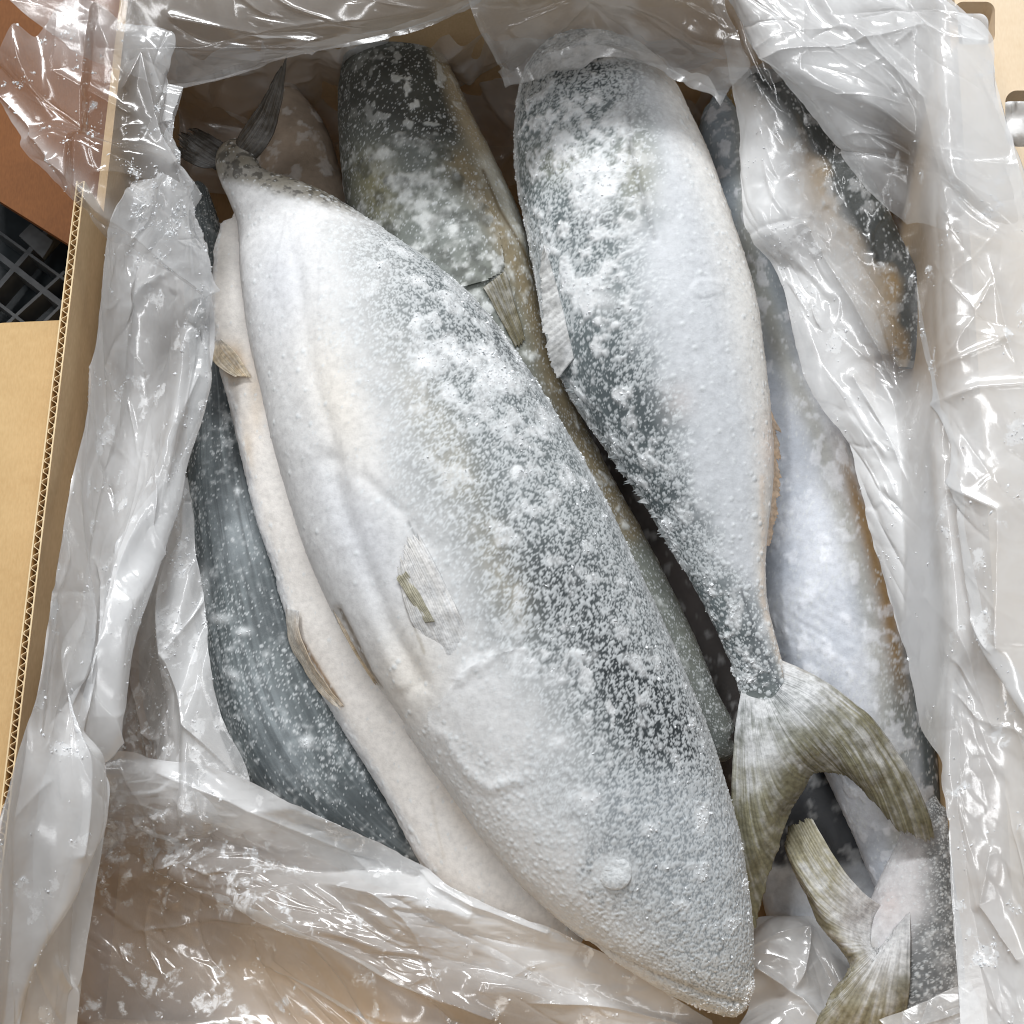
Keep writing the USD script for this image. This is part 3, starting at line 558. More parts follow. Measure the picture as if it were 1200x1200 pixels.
fin(rt.root, 'dorsal_fin', [on(rt, 640, 288, 0.001), on(rt, 655, 340, 0.001), on(rt, 674, 420, 0.001)], P3([(634, 296), (630, 350), (633, 400), (652, 446)], [0.142, 0.148, 0.148, 0.14]), S(216, 216, 214), nr=10, seed=33, frost=0.7, dark=S(104, 104, 102), ragged=0.3, ridge=0.0005)
fin(rt.root, 'dorsal_fin', P3([(664, 440), (704, 495), (748, 562), (796, 645)], 0.136), P3([(650, 440), (690, 506), (732, 574), (784, 648)], 0.134), S(150, 156, 158), nr=24, nv=14, seed=34, frost=0.8, ragged=0.9, dark=S(90, 96, 98), label='low ragged rear part of the back fin')
fin(rt.root, 'anal_fin', P3([(898, 470), (902, 540), (896, 640)], 0.132), P3([(914, 498), (918, 530), (905, 640)], 0.125), S(232, 208, 182), nr=9, nv=16, seed=35, frost=0.4, ragged=0.4)
fish_flakes(rt, rt.dens + 0.5 * blob(rt.P, 900, 812, 26, 20), 1300, 0.0009, 22)

# --- 3: the olive-headed fish behind, running below the two
def paint_mid(f):
    P, V, s = f.P, f.V, f.s
    n1, n2, n3 = fb(V, 30, 43, 5), fb(V, 110, 44, 4), fb(V, 300, 46, 3)
    col = lerp(np.broadcast_to(S(126, 128, 116), V.shape), np.broadcast_to(S(104, 112, 114), V.shape), n1)
    col = lerp(col, S(50, 52, 50), np.clip(blob(P, 455, 95, 85, 62) * 1.3 + 0.6 * sm(0.5, 0.66, n2) * blob(P, 470, 240, 60, 80) + blob(P, 400, 230, 18, 80) * 0.8 + blob(P, 520, 140, 45, 30, 0.5) * 0.9, 0, 1) * (0.55 + 0.6 * n1))
    col = lerp(col, S(196, 180, 150), sm(0.55, 0.9, s) * sm(260, 160, P[..., 1]) * 0.8)
    col = lerp(col, OCHRE, np.exp(-(dline(P, [(540, 190), (575, 240), (600, 300), (625, 360), (650, 450), (690, 530), (740, 620)]) / 17) ** 2) * 0.7)
    col = lerp(col, S(206, 203, 190), np.exp(-(dline(P, [(572, 190), (590, 225), (612, 275)]) / 11) ** 2) * 0.9)
    col = lerp(col, S(160, 152, 108), blob(P, 440, 220, 22, 40, -0.3) * 0.55)
    fr = sm(0.5, 0.72, 0.7 * n2 + 0.3 * n3 + 0.13 * (blob(P, 500, 240, 40, 90, -0.5)) - 0.04) * 0.75 * sm(140, 190, P[..., 1])
    fr = np.clip(fr + 0.7 * sm(0.55, 0.62, fb(V, 150, 48, 3)) * blob(P, 490, 110, 60, 60), 0, 0.9)
    col = lerp(col, S(225, 228, 226), fr)
    col = lerp(col, S(96, 80, 50), np.exp(-(dline(P, [(566, 200), (585, 245), (612, 290), (626, 325)]) / 2.2) ** 2) * 0.8)
    f.dens = fr
    return col, np.clip(0.2 + n1 * 0.6 + 0.3 * sm(400, 500, P[..., 1]), 0, 1), fr * 0.0008
mid = make_fish('olive fish wedged behind the large one with a dark head and rounded gill cover',
    [(436, 10), (408, 40), (396, 110), (398, 190), (408, 260), (425, 320), (470, 420), (560, 570), (660, 730), (760, 850), (830, 892), (866, 880), (860, 845), (832, 790), (808, 733), (783, 680), (740, 600), (691, 510), (655, 440), (634, 380), (632, 330), (620, 275), (590, 205), (560, 150), (526, 74), (500, 28), (468, 8)],
    [(456, 10), (482, 150), (530, 300), (590, 450), (680, 620), (770, 770), (858, 880)], [0.10, 0.105, 0.102, 0.098, 0.094, 0.092, 0.09], 0.62, paint_mid, nt=700, nth=280, seed=41, grains=26000, frost_r=0.0006)
gm = [(412, 262), (430, 293), (465, 322), (505, 337), (545, 338), (572, 330), (592, 318)]
patch(mid, gm + [(585, 270), (562, 215), (530, 175), (480, 150), (435, 165), (412, 205)], 'gill_cover', 0.0022, gm, tint=lambda P, V, c, d: lerp(lerp(c, S(66, 68, 62), 0.6 * sm(0.5, 0.66, fb(V, 120, 49, 4))), S(226, 228, 226), 0.75 * sm(0.52, 0.68, fb(V, 170, 45, 4)) * np.exp(-d / 60)))
fin(mid.root, 'pectoral_fin', [on(mid, 566, 338, 0.001), on(mid, 592, 318, 0.001)], [on(mid, 606, 412, 0.002), on(mid, 616, 405, 0.002)], S(128, 120, 92), nr=7, seed=42, frost=0.4, dark=S(70, 66, 54))

# --- 4: white-bellied fish left of the large one
def paint_white(f):
    P, V, s = f.P, f.V, f.s
    n1, n2, n3 = fb(V, 35, 53, 5), fb(V, 110, 54, 4), fb(V, 300, 56, 3)
    col = lerp(np.broadcast_to(S(238, 234, 229), V.shape), np.broadcast_to(S(224, 219, 214), V.shape), n1)
    col = lerp(col, S(206, 178, 140), np.clip(blob(P, 268, 425, 18, 22) + 0.4 * blob(P, 300, 470, 10, 40) + 0.35 * blob(P, 545, 940, 18, 60, -0.5) + 0.4 * blob(P, 288, 540, 8, 40), 0, 1) * (0.4 + n2))
    edge = sm(-0.75, -0.97, s + 0.12 * (n2 - 0.5))
    col = lerp(col, S(216, 219, 224), edge * 0.7)
    col = lerp(col, S(170, 166, 160), blob(P, 262, 290, 14, 60) * 0.5)
    for pts, wd, am, c in [([(338, 716), (352, 748), (378, 790), (400, 826)], 2.5, 0.8, S(140, 108, 66)), ([(505, 930), (512, 970), (520, 1005)], 2, 0.3, S(190, 180, 165)), ([(258, 410), (272, 428), (292, 440)], 2.0, 0.6, S(150, 120, 80))]:
        col = lerp(col, c, am * np.exp(-((dline(P, pts) + 2 * (n3 - 0.5)) / wd) ** 2))
    f.dens = edge * n2
    return col, np.clip(edge + 0.05, 0, 1), edge * (n2 - 0.3) * 0.002
wh = make_fish('white-bellied fish tucked under the left side of the large fish, thin brown-edged fins',
    [(268, 248), (254, 280), (248, 340), (246, 390), (256, 425), (272, 475), (286, 545), (306, 625), (330, 690), (342, 740), (372, 805), (422, 885), (472, 965), (500, 1025), (535, 1075), (590, 1120), (650, 1135), (690, 1110), (660, 1030), (580, 910), (500, 780), (420, 620), (350, 440), (312, 300), (300, 255)],
    [(282, 250), (300, 420), (370, 620), (445, 790), (540, 960), (650, 1128)], [0.108, 0.108, 0.104, 0.1, 0.098, 0.094], 0.6, paint_white, nt=420, nth=170, seed=51, grains=2500, frost_r=0.0012)
fin(wh.root, 'pelvic_fin', [on(wh, 340, 712, 0.001), on(wh, 354, 716, 0.003)], P3([(399, 834), (405, 830)], 0.116), S(236, 228, 214), nr=5, seed=52, frost=0.3, dark=S(176, 146, 104), mid=[on(wh, 350, 766, 0.004), on(wh, 368, 764, 0.006)], root_col=WHITE)
fin(wh.root, 'pelvic_fin', P3([(386, 702), (396, 710)], 0.136), P3([(442, 806), (448, 806)], 0.134), S(216, 198, 168), nr=4, seed=54, frost=0.2, dark=S(130, 100, 62), mid=P3([(408, 752), (420, 752)], 0.138), root_col=WHITE)
fin(wh.root, 'anal_fin', [on(wh, 250, 400, 0.001), on(wh, 262, 398, 0.002)], [on(wh, 284, 446, 0.004), on(wh, 296, 446, 0.003)], S(228, 212, 184), nr=5, seed=53, frost=0.5, dark=S(196, 168, 128), mid=[on(wh, 258, 424, 0.004), on(wh, 282, 420, 0.004)], root_col=WHITE)

# --- 5: dark blue-grey fish at the left
def paint_dark(f):
    P, V, s = f.P, f.V, f.s
    n1, n2, n3 = fb(V, 35, 63, 5), fb(V, 120, 64, 4), fb(V, 320, 66, 3)
    col = lerp(np.broadcast_to(S(76, 83, 86), V.shape), np.broadcast_to(S(104, 112, 114), V.shape), sm(0.35, 0.65, n1))
    col = lerp(col, S(160, 168, 172), np.clip(blob(P, 275, 620, 30, 45) + blob(P, 320, 840, 22, 60, -0.4) * 0.9 + blob(P, 345, 900, 26, 20) * 0.5, 0, 1) * (0.3 + n2) * 0.9)
    stk = meshkit.fbm(np.stack([f.t * 9, s * 26, s * 0 + 3], -1), 4, 67)
    col = lerp(col, S(62, 69, 72), sm(0.45, 0.7, stk) * 0.55); col = lerp(col, S(136, 144, 147), sm(0.5, 0.75, 1 - stk) * 0.35)
    fr = sm(0.52, 0.76, 0.5 * n2 + 0.5 * n3) * 0.45 + np.clip(sum(blob(P, *q) for q in [(238, 690, 7, 24), (285, 740, 9, 5), (258, 725, 12, 6), (272, 790, 10, 5, 0.6), (278, 575, 4, 4), (360, 870, 7, 5)]), 0, 1) * 0.9
    fr = np.clip(fr + sm(0.93, 0.99, -s) * n2 * 0.8, 0, 0.95)
    col = lerp(col, S(226, 230, 232), fr * (0.4 + n3))
    f.dens = fr
    return col, np.clip(0.12 + sm(0.45, 0.65, n1) * 0.7, 0, 1), fr * 0.0008
dk = make_fish('dark blue-grey fish at the left with bare wet-looking back, half covered by the white-bellied fish',
    [(228, 210), (214, 240), (216, 340), (226, 440), (220, 520), (217, 590), (226, 680), (238, 780), (258, 860), (292, 925), (350, 985), (430, 1030), (500, 1050), (560, 1060), (540, 1000), (470, 880), (410, 760), (360, 640), (310, 500), (278, 380), (256, 260), (244, 220)],
    [(232, 214), (250, 400), (278, 580), (318, 740), (400, 900), (540, 1055)], [0.075, 0.078, 0.08, 0.078, 0.075, 0.07], 0.6, paint_dark, nt=640, nth=260, seed=61, grains=16000, frost_r=0.0006)
fish_flakes(dk, dk.dens, 500, 0.0008, 23)

# --- 6: silver fish at the right
def paint_silver(f):
    P, V, s = f.P, f.V, f.s
    n1, n2, n3 = fb(V, 35, 73, 5), fb(V, 120, 74, 4), fb(V, 320, 76, 3)
    col = lerp(np.broadcast_to(S(184, 191, 202), V.shape), np.broadcast_to(S(212, 216, 224), V.shape), sm(0.35, 0.65, n1) * 0.7 + 0.3 * sm(450, 750, P[..., 1]))
    col = lerp(col, S(128, 142, 152), sm(470, 330, P[..., 1]) * 0.7)
    off = P[..., 0] - np.interp(P[..., 1], [300, 420, 500, 600, 700, 800, 900, 1000], [893, 934, 972, 1005, 1034, 1052, 1064, 1074])
    col = lerp(col, S(170, 166, 146), np.exp(-((off + 16) / 15) ** 2) * 0.5)
    col = lerp(col, S(150, 118, 66), np.exp(-((off - 4 + 8 * (n2 - .5)) / 11) ** 2) * sm(480, 600, P[..., 1]) * sm(900, 760, P[..., 1]) * 0.9)
    col = lerp(col, S(70, 80, 84), sm(8, 22, off + 10 * (n2 - .5)) * 0.9)
    col = lerp(col, S(92, 102, 100), blob(P, 1060, 850, 22, 70) * 0.75)
    fr = sm(0.56, 0.63, n2) * 0.5 + 0.5 * np.exp(-(dline(P, [(955, 440), (975, 520), (990, 580)]) / 7) ** 2) * n2 + 0.7 * blob(P, 962, 650, 18, 12) * n3 + 0.5 * blob(P, 950, 745, 60, 40) * sm(0.45, 0.6, n2)
    col = lerp(col, S(240, 243, 250), np.clip(fr, 0, 0.9))
    f.dens = fr
    wrinkle = np.sin(P[..., 1] * 0.5 - P[..., 0] * 0.25 + 26 * n1 + 8 * n2) * blob(P, 955, 735, 45, 45) * 0.00018
    return col, np.clip(0.1 + 0.7 * sm(0.5, 0.65, n1), 0, 1), fr * 0.0006 + wrinkle
si = make_fish('pale silver-blue fish with an ochre side stripe, lying between the right fish and the plastic',
    [(830, 110), (815, 160), (840, 260), (865, 400), (880, 560), (885, 700), (915, 800), (960, 890), (1000, 980), (1030, 1050), (1060, 1100), (1100, 1080), (1100, 990), (1098, 900), (1086, 810), (1070, 730), (1046, 640), (1018, 560), (985, 480), (950, 410), (920, 320), (900, 220), (880, 150), (855, 115)],
    [(842, 114), (872, 280), (915, 450), (955, 600), (990, 740), (1030, 890), (1075, 1085)], [0.085, 0.088, 0.09, 0.09, 0.09, 0.088, 0.084], 0.6, paint_silver, nt=440, nth=190, seed=71, grains=10000, frost_r=0.0007)

# --- 7: fish end in the bottom right corner
def paint_corner(f):
    P, V, s = f.P, f.V, f.s
    n1, n2, n3 = fb(V, 40, 83, 5), fb(V, 120, 84, 4), fb(V, 320, 86, 3)
    x = np.interp(P[..., 1], [950, 1020, 1060, 1090, 1120, 1200], [1075, 1085, 1090, 1068, 1050, 1035])
    k = sm(-22, 22, P[..., 0] - x + 40 * (n2 - 0.5))
    col = lerp(np.broadcast_to(S(206, 204, 206), V.shape), np.broadcast_to(S(78, 84, 86), V.shape), k * (0.55 + 0.6 * n1))
    col = lerp(col, S(214, 182, 170), blob(P, 1042, 1060, 12, 20) * 0.2)
    col = lerp(col, S(128, 122, 96), sm(18, 50, 1100 - P[..., 0] - 45) * sm(1080, 1110, P[..., 1]) * 0.8)
    fr = sm(0.46, 0.8, 0.6 * n2 + 0.4 * n3) * 0.5
    col = lerp(col, WHITE, fr)
    f.dens = fr
    return col, np.clip(0.2 + k * n1, 0, 1), fr * 0.0008
cf = make_fish('grey mottled fish end poking out in the bottom right corner with a yellow-olive fin',
    [(1085, 915), (1056, 950), (1046, 1010), (1030, 1050), (1012, 1100), (1005, 1160), (1010, 1240), (1060, 1300), (1130, 1300), (1160, 1240), (1160, 1170), (1150, 1100), (1132, 1020), (1112, 950)],
    [(1074, 930), (1082, 1010), (1090, 1100), (1098, 1200), (1100, 1298)], [0.098, 0.1, 0.102, 0.1, 0.09], 0.55, paint_corner, nt=400, nth=220, seed=81, grains=14000, frost_r=0.00065)
fin(cf.root, 'tail_fin', [on(cf, x, y, l) for x, y, l in [(1034, 1062, -.001), (1026, 1076, .0003), (1022, 1090, .0003), (1022, 1104, .0005), (1026, 1112, .0005), (1034, 1110, .0006), (1042, 1100, .0006), (1052, 1084, .0005), (1066, 1066, -.0005)]],
    P3([(951, 957), (931, 962), (917, 988), (958, 1082), (994, 1132), (972, 1170), (950, 1214), (1005, 1238), (1060, 1230)], [.104, .1, .097, .104, .108, .106, .106, .106, .106]), S(178, 172, 146), nr=30, nv=60, seed=82, frost=1.0, dark=S(112, 106, 82), ragged=0.03, root_col=cf, idx=True,
    mid=P3([(992, 1024), (974, 1034), (962, 1056), (988, 1098), (1008, 1122), (1004, 1140), (1002, 1156), (1030, 1160), (1066, 1148)], [.114, .115, .114, .115, .117, .118, .118, .12, .122]))

# --- 8..10: fish glimpsed behind
def simple(c1, c2, sc, seed):
    def paint(f):
        n1, n2 = fb(f.V, 40, seed, 5), fb(f.V, 130, seed + 1, 4)
        col = lerp(np.broadcast_to(c1, f.V.shape), np.broadcast_to(c2, f.V.shape), sm(0.3, 0.7, n1 if sc is None else np.clip(n1 - 0.5 + sc(f), 0, 1)))
        fr = sm(0.56, 0.63, n2) * 0.5; f.dens = fr
        return lerp(col, WHITE, fr * 0.6), np.clip(n1, 0, 1), fr * 0.0006
    return paint
make_fish('tan fish deep in the shade between the tail at top left and the olive fish',
    [(322, 92), (300, 140), (292, 220), (310, 330), (360, 400), (420, 400), (425, 320), (408, 230), (392, 170), (368, 125), (345, 98)],
    [(325, 95), (345, 200), (370, 300), (392, 398)], [0.07, 0.075, 0.075, 0.07], 0.6, simple(S(140, 126, 112), S(168, 152, 136), None, 91), nt=200, nth=110, seed=91)
make_fish('dark-backed ochre fish showing through the clear strip of film at top right',
    [(835, 55), (850, 110), (900, 200), (960, 300), (1020, 400), (1060, 440), (1085, 400), (1070, 310), (1020, 210), (960, 130), (890, 70), (860, 50)],
    [(848, 56), (910, 150), (985, 270), (1070, 436)], [0.09, 0.095, 0.095, 0.085], 0.6, simple(S(60, 64, 62), S(168, 140, 96), lambda f: np.clip(0.5 - 0.9 * f.s + 0.6 * (f.t - 0.4), 0, 1), 95), nt=260, nth=130, seed=95, grains=1500)
make_fish('silvery fish covered by crumpled film along the left wall',
    [(205, 540), (180, 600), (165, 700), (165, 800), (185, 890), (230, 950), (290, 990), (320, 960), (290, 900), (262, 820), (246, 720), (236, 620), (222, 555)],
    [(207, 545), (205, 680), (220, 800), (290, 975)], [0.07, 0.075, 0.078, 0.07], 0.6, simple(S(196, 192, 186), S(226, 224, 222), None, 99), nt=220, nth=120, seed=99)

make_fish('dark fish of the lower layer seen in the gap left of the forked tail',
    [(640, 380), (690, 420), (760, 560), (840, 700), (890, 800), (900, 900), (860, 960), (790, 900), (700, 720), (640, 520)],
    [(650, 390), (720, 560), (800, 740), (872, 945)], [0.04, 0.042, 0.042, 0.04], 0.5, simple(S(74, 70, 68), S(92, 86, 84), None, 111), nt=160, nth=90, seed=111)
make_fish('grey fish of the lower layer under the forked tail at lower right',
    [(870, 800), (960, 830), (1040, 960), (1080, 1100), (1060, 1240), (980, 1230), (900, 1080), (860, 900)],
    [(900, 810), (955, 960), (1000, 1100), (1030, 1236)], [0.045, 0.05, 0.05, 0.045], 0.5, simple(S(62, 64, 68), S(190, 194, 200), lambda f: sm(990, 1040, f.P[..., 1]) * 1.0, 113), nt=160, nth=90, seed=113)
# ------------------------------------------------------------------ the plastic bag
allv = np.vstack([t.reshape(-1, 3) for t in tops]); RES = 0.002
x0, y0 = -0.45, -0.45; HM = np.full((450, 450), -1.0)
ix = ((allv[:, 0] - x0) / RES).astype(int).clip(0, 449); iy = ((allv[:, 1] - y0) / RES).astype(int).clip(0, 449)
np.maximum.at(HM, (ix, iy), allv[:, 2])
from scipy.ndimage import grey_closing, gaussian_filter, maximum_filter
HM = grey_closing(HM, (3, 3)); HM = gaussian_filter(maximum_filter(HM, 4), 1.6)
def drape(V, gap=0.003):
    jx, jy = (V[..., 0] - x0) / RES, (V[..., 1] - y0) / RES
    from scipy.ndimage import map_coordinates
    h = map_coordinates(HM, [jx, jy], order=1, mode='nearest') + gap
    d = np.maximum(h - V[..., 2], 0)
    W = V.copy(); r = CAM - V; r = r / r[..., 2:3]; W += r * d[..., None]; return W
def overrim(V):
    """Film stays inside the side walls, or lies over their rims."""
    V = V.copy(); X = (V - o) @ bx; z0 = V[..., 2].copy()
    low = (X < 0.003) & (V[..., 2] < RIM - 0.014); V += bx * np.where(low, 0.003 - X, 0)[..., None]
    for _ in range(3):
        X = (V - o) @ bx; out = np.maximum(sm(0.004, -0.001, X) * (~low), sm(rx - 0.034, rx - 0.008, X))
        d = np.maximum(RIM + 0.005 + 0.5 * np.maximum(z0 - 0.15, 0) - V[..., 2], 0) * out
        r = CAM - V; V += r / r[..., 2:3] * d[..., None]
    return V
def crumple(a, b, seed, cell, slope, beta=7.0):
    """Piecewise flat facets with sharp creases, in the sheet's own metres."""
    rng = np.random.default_rng(seed); q = np.stack([a.ravel(), b.ravel()], 1) / cell
    lo, hi = q.min(0) - 2, q.max(0) + 2; n = int(np.prod(hi - lo) * 0.9) + 4
    c = rng.uniform(lo, hi, (n, 2)); g = rng.normal(0, slope, (n, 2)); off = rng.normal(0, slope * 0.25, n)
    d, i = cKDTree(c).query(q, k=5); w = np.exp(-beta * (d - d[:, :1])); w /= w.sum(1, keepdims=True)
    h = (w * ((q[:, None] - c[i]) * g[i]).sum(-1) + w * off[i]).sum(1)
    return (h * cell).reshape(a.shape)
def creaselines(a, b, seed, dens=1.0):
    """Long straight creases pressed into the film, most of them running with the drape."""
    rng = np.random.default_rng(seed); A, Bm = a.max(), b.max(); n = int(dens * (20 + A * Bm * 1500)); h = np.zeros_like(a)
    for _ in range(n):
        ca, cb, ang, ln = rng.uniform(0, A), rng.uniform(0, Bm), rng.normal(0, 0.5), rng.uniform(0.008, 0.05)
        if rng.random() < 0.3: ang += 1.3
        c, s_ = math.cos(ang), math.sin(ang); x, y = (a - ca) * c + (b - cb) * s_, -(a - ca) * s_ + (b - cb) * c
        y = y + 0.12 * x * x / ln * rng.normal(); w = rng.uniform(0.0009, 0.003)
        h += rng.normal(0, 1) * 0.55 * w * np.exp(-np.abs(y) / w) * np.clip(1.4 - 1.4 * (x / ln) ** 2, 0, 1) ** 1.5
    return h
bag = thing('plastic_bag', 'crumpled clear polythene bag lining the box and folded back over its sides', 'bag')
filmpts = []
def film(name, rows, nu, nv, hz, frost=None, creases=(), amp=1.0, seed=0, dr=True, stretch=2.2, edge=0.0015, label=None, cell=0.03, crk=None, lines=1.0, rim=True):
    R = []
    for r in rows:
        pts = np.array([p if len(p) == 3 and isinstance(p, np.ndarray) else at(*p) for p in r], float)
        s = np.r_[0, np.cumsum(np.linalg.norm(np.diff(pts, axis=0), axis=1))]; R.append(PchipInterpolator(s / s[-1], pts)(np.linspace(0, 1, nu)))
    R = np.array(R); w = np.linalg.norm(np.diff(R, axis=0), axis=-1).mean(1); s = np.r_[0, np.cumsum(w)]
    G = PchipInterpolator(s / s[-1], R, axis=0)(np.linspace(0, 1, nv)).transpose(1, 0, 2)     # (nu, nv, 3)
    a = np.cumsum(np.linalg.norm(np.diff(G, axis=0, prepend=G[:1]), axis=-1), 0); b = np.cumsum(np.linalg.norm(np.diff(G, axis=1, prepend=G[:, :1]), axis=-1), 1)
    up = np.array([0, -0.26, 0.966]); n = gridn(G, up)
    P = proj(G)
    wx = (fb(G, 12, seed + 50, 2) - 0.5) * 0.02
    ck = np.clip(0.14 + (0 if crk is None else crk(P)) + 0.5 * sm(0.5, 0.68, fb(G, 14, seed + 61, 3)), 0, 1.3)
    h = crumple((a + wx) / stretch, b + wx, seed, cell * 1.6, 0.19, 18) + ck * (0.5 * crumple((a - wx) / 1.8, b + wx, seed + 1, cell * 0.5, 0.28, 18) + 0.24 * crumple(a / 1.4, b, seed + 2, cell * 0.2, 0.34, 14))
    h = h * amp + creaselines(a, b, seed + 30, dens=lines)
    for pts, hh, ww in creases:
        d = dline(P, pts); h = h + hh * np.exp(-d / ww)
    V = G + n * h[..., None]
    V[:, 0] += (fb(V[:, 0], 60, seed, 3) - 0.5)[:, None] * edge * 2; V[:, -1] += (fb(V[:, -1], 60, seed + 3, 3) - 0.5)[:, None] * edge * 2
    if dr: V = drape(V)
    if rim: V = overrim(V)
    P = proj(V); z = np.clip(hz(P, V), 0, 1); fr = np.zeros_like(z) if frost is None else np.clip(frost(P, V), 0, 1)
    filmpts.append((V, gridn(V, up), fr))
    hzc = np.stack([z, fr, np.zeros_like(z)], -1)
    return put(bag, name, V.reshape(-1, 3), gridfaces(nu, nv), FILM, haze=hzc, label=label)
def frostpatch(seed, lo=0.55, hi=0.6, sc=90, mask=None, st=(1, 1, 1)):
    def g(P, V):
        n = fb(V + (fb(V, 120, seed + 9, 2)[..., None] - 0.5) * 0.012, sc, seed, 5, st); q = n if mask is None else n + mask(P) - 0.3
        return sm(lo - 0.14, hi + 0.12, q) * 0.62
    return g
def wl(px, py):
    return onplane(np.float64(px), np.float64(py), *WL)

# left wall
film('side_film', [
    [wl(*p) for p in [(160, 215), (120, 288), (99, 470), (62, 640), (41, 760)]] + [(22, 880, .2), (-5, 985, .21), (-45, 1090, .21), (-75, 1250, .21)],
    [(212, 215, .155), (165, 300, .145), (148, 470, .14), (110, 640, .145), (85, 760, .16), (60, 880, .185), (35, 985, .195), (10, 1090, .195), (-15, 1250, .195)],
    [(236, 290, .165), (228, 420, .16), (192, 545, .16), (140, 660, .165), (112, 770, .17), (95, 880, .175), (75, 990, .175), (60, 1095, .172), (45, 1250, .17)],
    [(247, 345, .155), (247, 440, .152), (214, 545, .15), (162, 655, .15), (132, 775, .15), (118, 890, .148), (105, 1000, .146), (92, 1110, .144), (80, 1250, .14)],
    [(244, 345, .14), (243, 440, .138), (208, 548, .135), (156, 660, .135), (126, 780, .134), (112, 893, .13), (98, 1003, .13), (86, 1113, .128), (74, 1252, .125)]],
    520, 200, lambda P, V: 0.64 + 0.12 * sm(0.35, 0.7, fb(V, 12, 3, 2)) - 0.25 * blob(P, 200, 400, 35, 60), frostpatch(5, 0.57, 0.68, 90),
    creases=[([(232, 440), (190, 545), (160, 590), (130, 662), (112, 770), (90, 890), (70, 1000)], 0.003, 6), ([(150, 330), (140, 480), (100, 660), (70, 800)], 0.0022, 9)], amp=0.7, seed=1, stretch=4, crk=lambda P: -0.1 + 0.7 * blob(P, 200, 330, 50, 60))
# hanging down in the lower left, over the silvery fish
film('film_fold', [
    [(215, 470, .11), (140, 650, .10), (95, 790, .10), (75, 900, .10), (60, 1040, .1)],
    [(212, 510, .115), (165, 660, .085), (128, 790, .08), (115, 900, .08), (110, 1040, .08)],
    [(213, 540, .12), (192, 660, .11), (170, 790, .10), (165, 900, .09), (150, 1010, .08)],
    [(216, 555, .125), (212, 670, .125), (208, 800, .12), (205, 900, .12), (190, 1000, .11)],
    [(219, 560, .125), (238, 690, .125), (260, 840, .122), (291, 916, .12), (290, 950, .115)]],
    420, 240, lambda P, V: 0.42 + 0.14 * sm(0.35, 0.7, fb(V, 12, 13, 2)) + 0.25 * blob(P, 225, 800, 30, 120) - 0.5 * sm(920, 1000, P[..., 1]), frostpatch(15, 0.5, 0.6, 130, lambda P: 0.3 + 0.12 * blob(P, 140, 880, 60, 120)),
    creases=[([(200, 590), (198, 700), (205, 760), (222, 850), (285, 915)], 0.004, 4), ([(175, 640), (150, 800), (180, 900)], 0.003, 5), ([(110, 840), (150, 920), (185, 960)], 0.004, 6)], amp=1.0, seed=11, stretch=3.4, crk=lambda P: 0.5 * blob(P, 140, 860, 60, 110))
# across the bottom
film('end_film', [
    [(70, 870, .15), (170, 890, .125), (235, 897, .13), (291, 916, .13), (400, 968, .135), (490, 1018, .135), (600, 1070, .135), (696, 1111, .13), (772, 1160, .125), (838, 1196, .12)],
    [(30, 930, .17), (120, 940, .11), (200, 950, .118), (290, 975, .12), (400, 1035, .125), (490, 1080, .13), (600, 1125, .13), (690, 1165, .125), (760, 1212, .12), (830, 1245, .12)],
    [(0, 985, .17), (90, 985, .085), (170, 1000, .09), (250, 1030, .105), (320, 1068, .125), (420, 1120, .128), (520, 1170, .128), (590, 1210, .125), (650, 1250, .12), (700, 1290, .12)],
    [(-20, 1060, .16), (60, 1060, .07), (120, 1090, .07), (200, 1110, .075), (300, 1130, .08), (400, 1170, .09), (480, 1220, .1), (550, 1260, .1), (620, 1300, .1), (680, 1330, .1)],
    [(-50, 1150, .15), (20, 1150, .09), (80, 1170, .09), (180, 1185, .09), (300, 1200, .095), (400, 1230, .1), (480, 1270, .1), (550, 1300, .1), (620, 1340, .1), (680, 1370, .1)],
    [(-70, 1230, .14), (-20, 1230, .12), (60, 1240, .12), (180, 1250, .12), (300, 1270, .12), (400, 1290, .12), (480, 1320, .12), (550, 1350, .12), (620, 1380, .12), (680, 1400, .12)]],
    620, 330, lambda P, V: 0.25 + 0.45 * sm(130, 20, P[..., 0] + 0.25 * (P[..., 1] - 1000)) + 0.55 * np.exp(-(dline(P, [(200, 905), (300, 935), (420, 1000), (520, 1060), (650, 1130), (740, 1190)]) / 55) ** 2) + 0.08 * sm(0.4, 0.65, fb(V, 14, 23, 2)) - 0.3 * blob(P, 400, 985, 60, 22, 0.5),
    frostpatch(25, 0.53, 0.63, 95, lambda P: 0.22 + 0.17 * np.exp(-(dline(P, [(100, 960), (180, 1010), (290, 1060)]) / 50) ** 2) + 0.1 * np.exp(-(dline(P, [(30, 1190), (150, 1150), (420, 1195)]) / 40) ** 2) + 0.08 * blob(P, 620, 1110, 100, 60), (1.4, 0.8, 1)),
    creases=[([(310, 1062), (370, 1095), (450, 1140), (530, 1175), (575, 1192)], 0.006, 6), ([(185, 905), (300, 950), (400, 1000), (480, 1080), (520, 1170)], 0.003, 8), ([(480, 1020), (545, 1055), (640, 1092)], 0.003, 4), ([(70, 930), (95, 1040), (60, 1150)], 0.004, 7)], amp=0.95, seed=21, stretch=1.8, crk=lambda P: 0.5 * blob(P, 200, 1030, 120, 70) + 0.4 * blob(P, 450, 1060, 90, 60, 0.5))
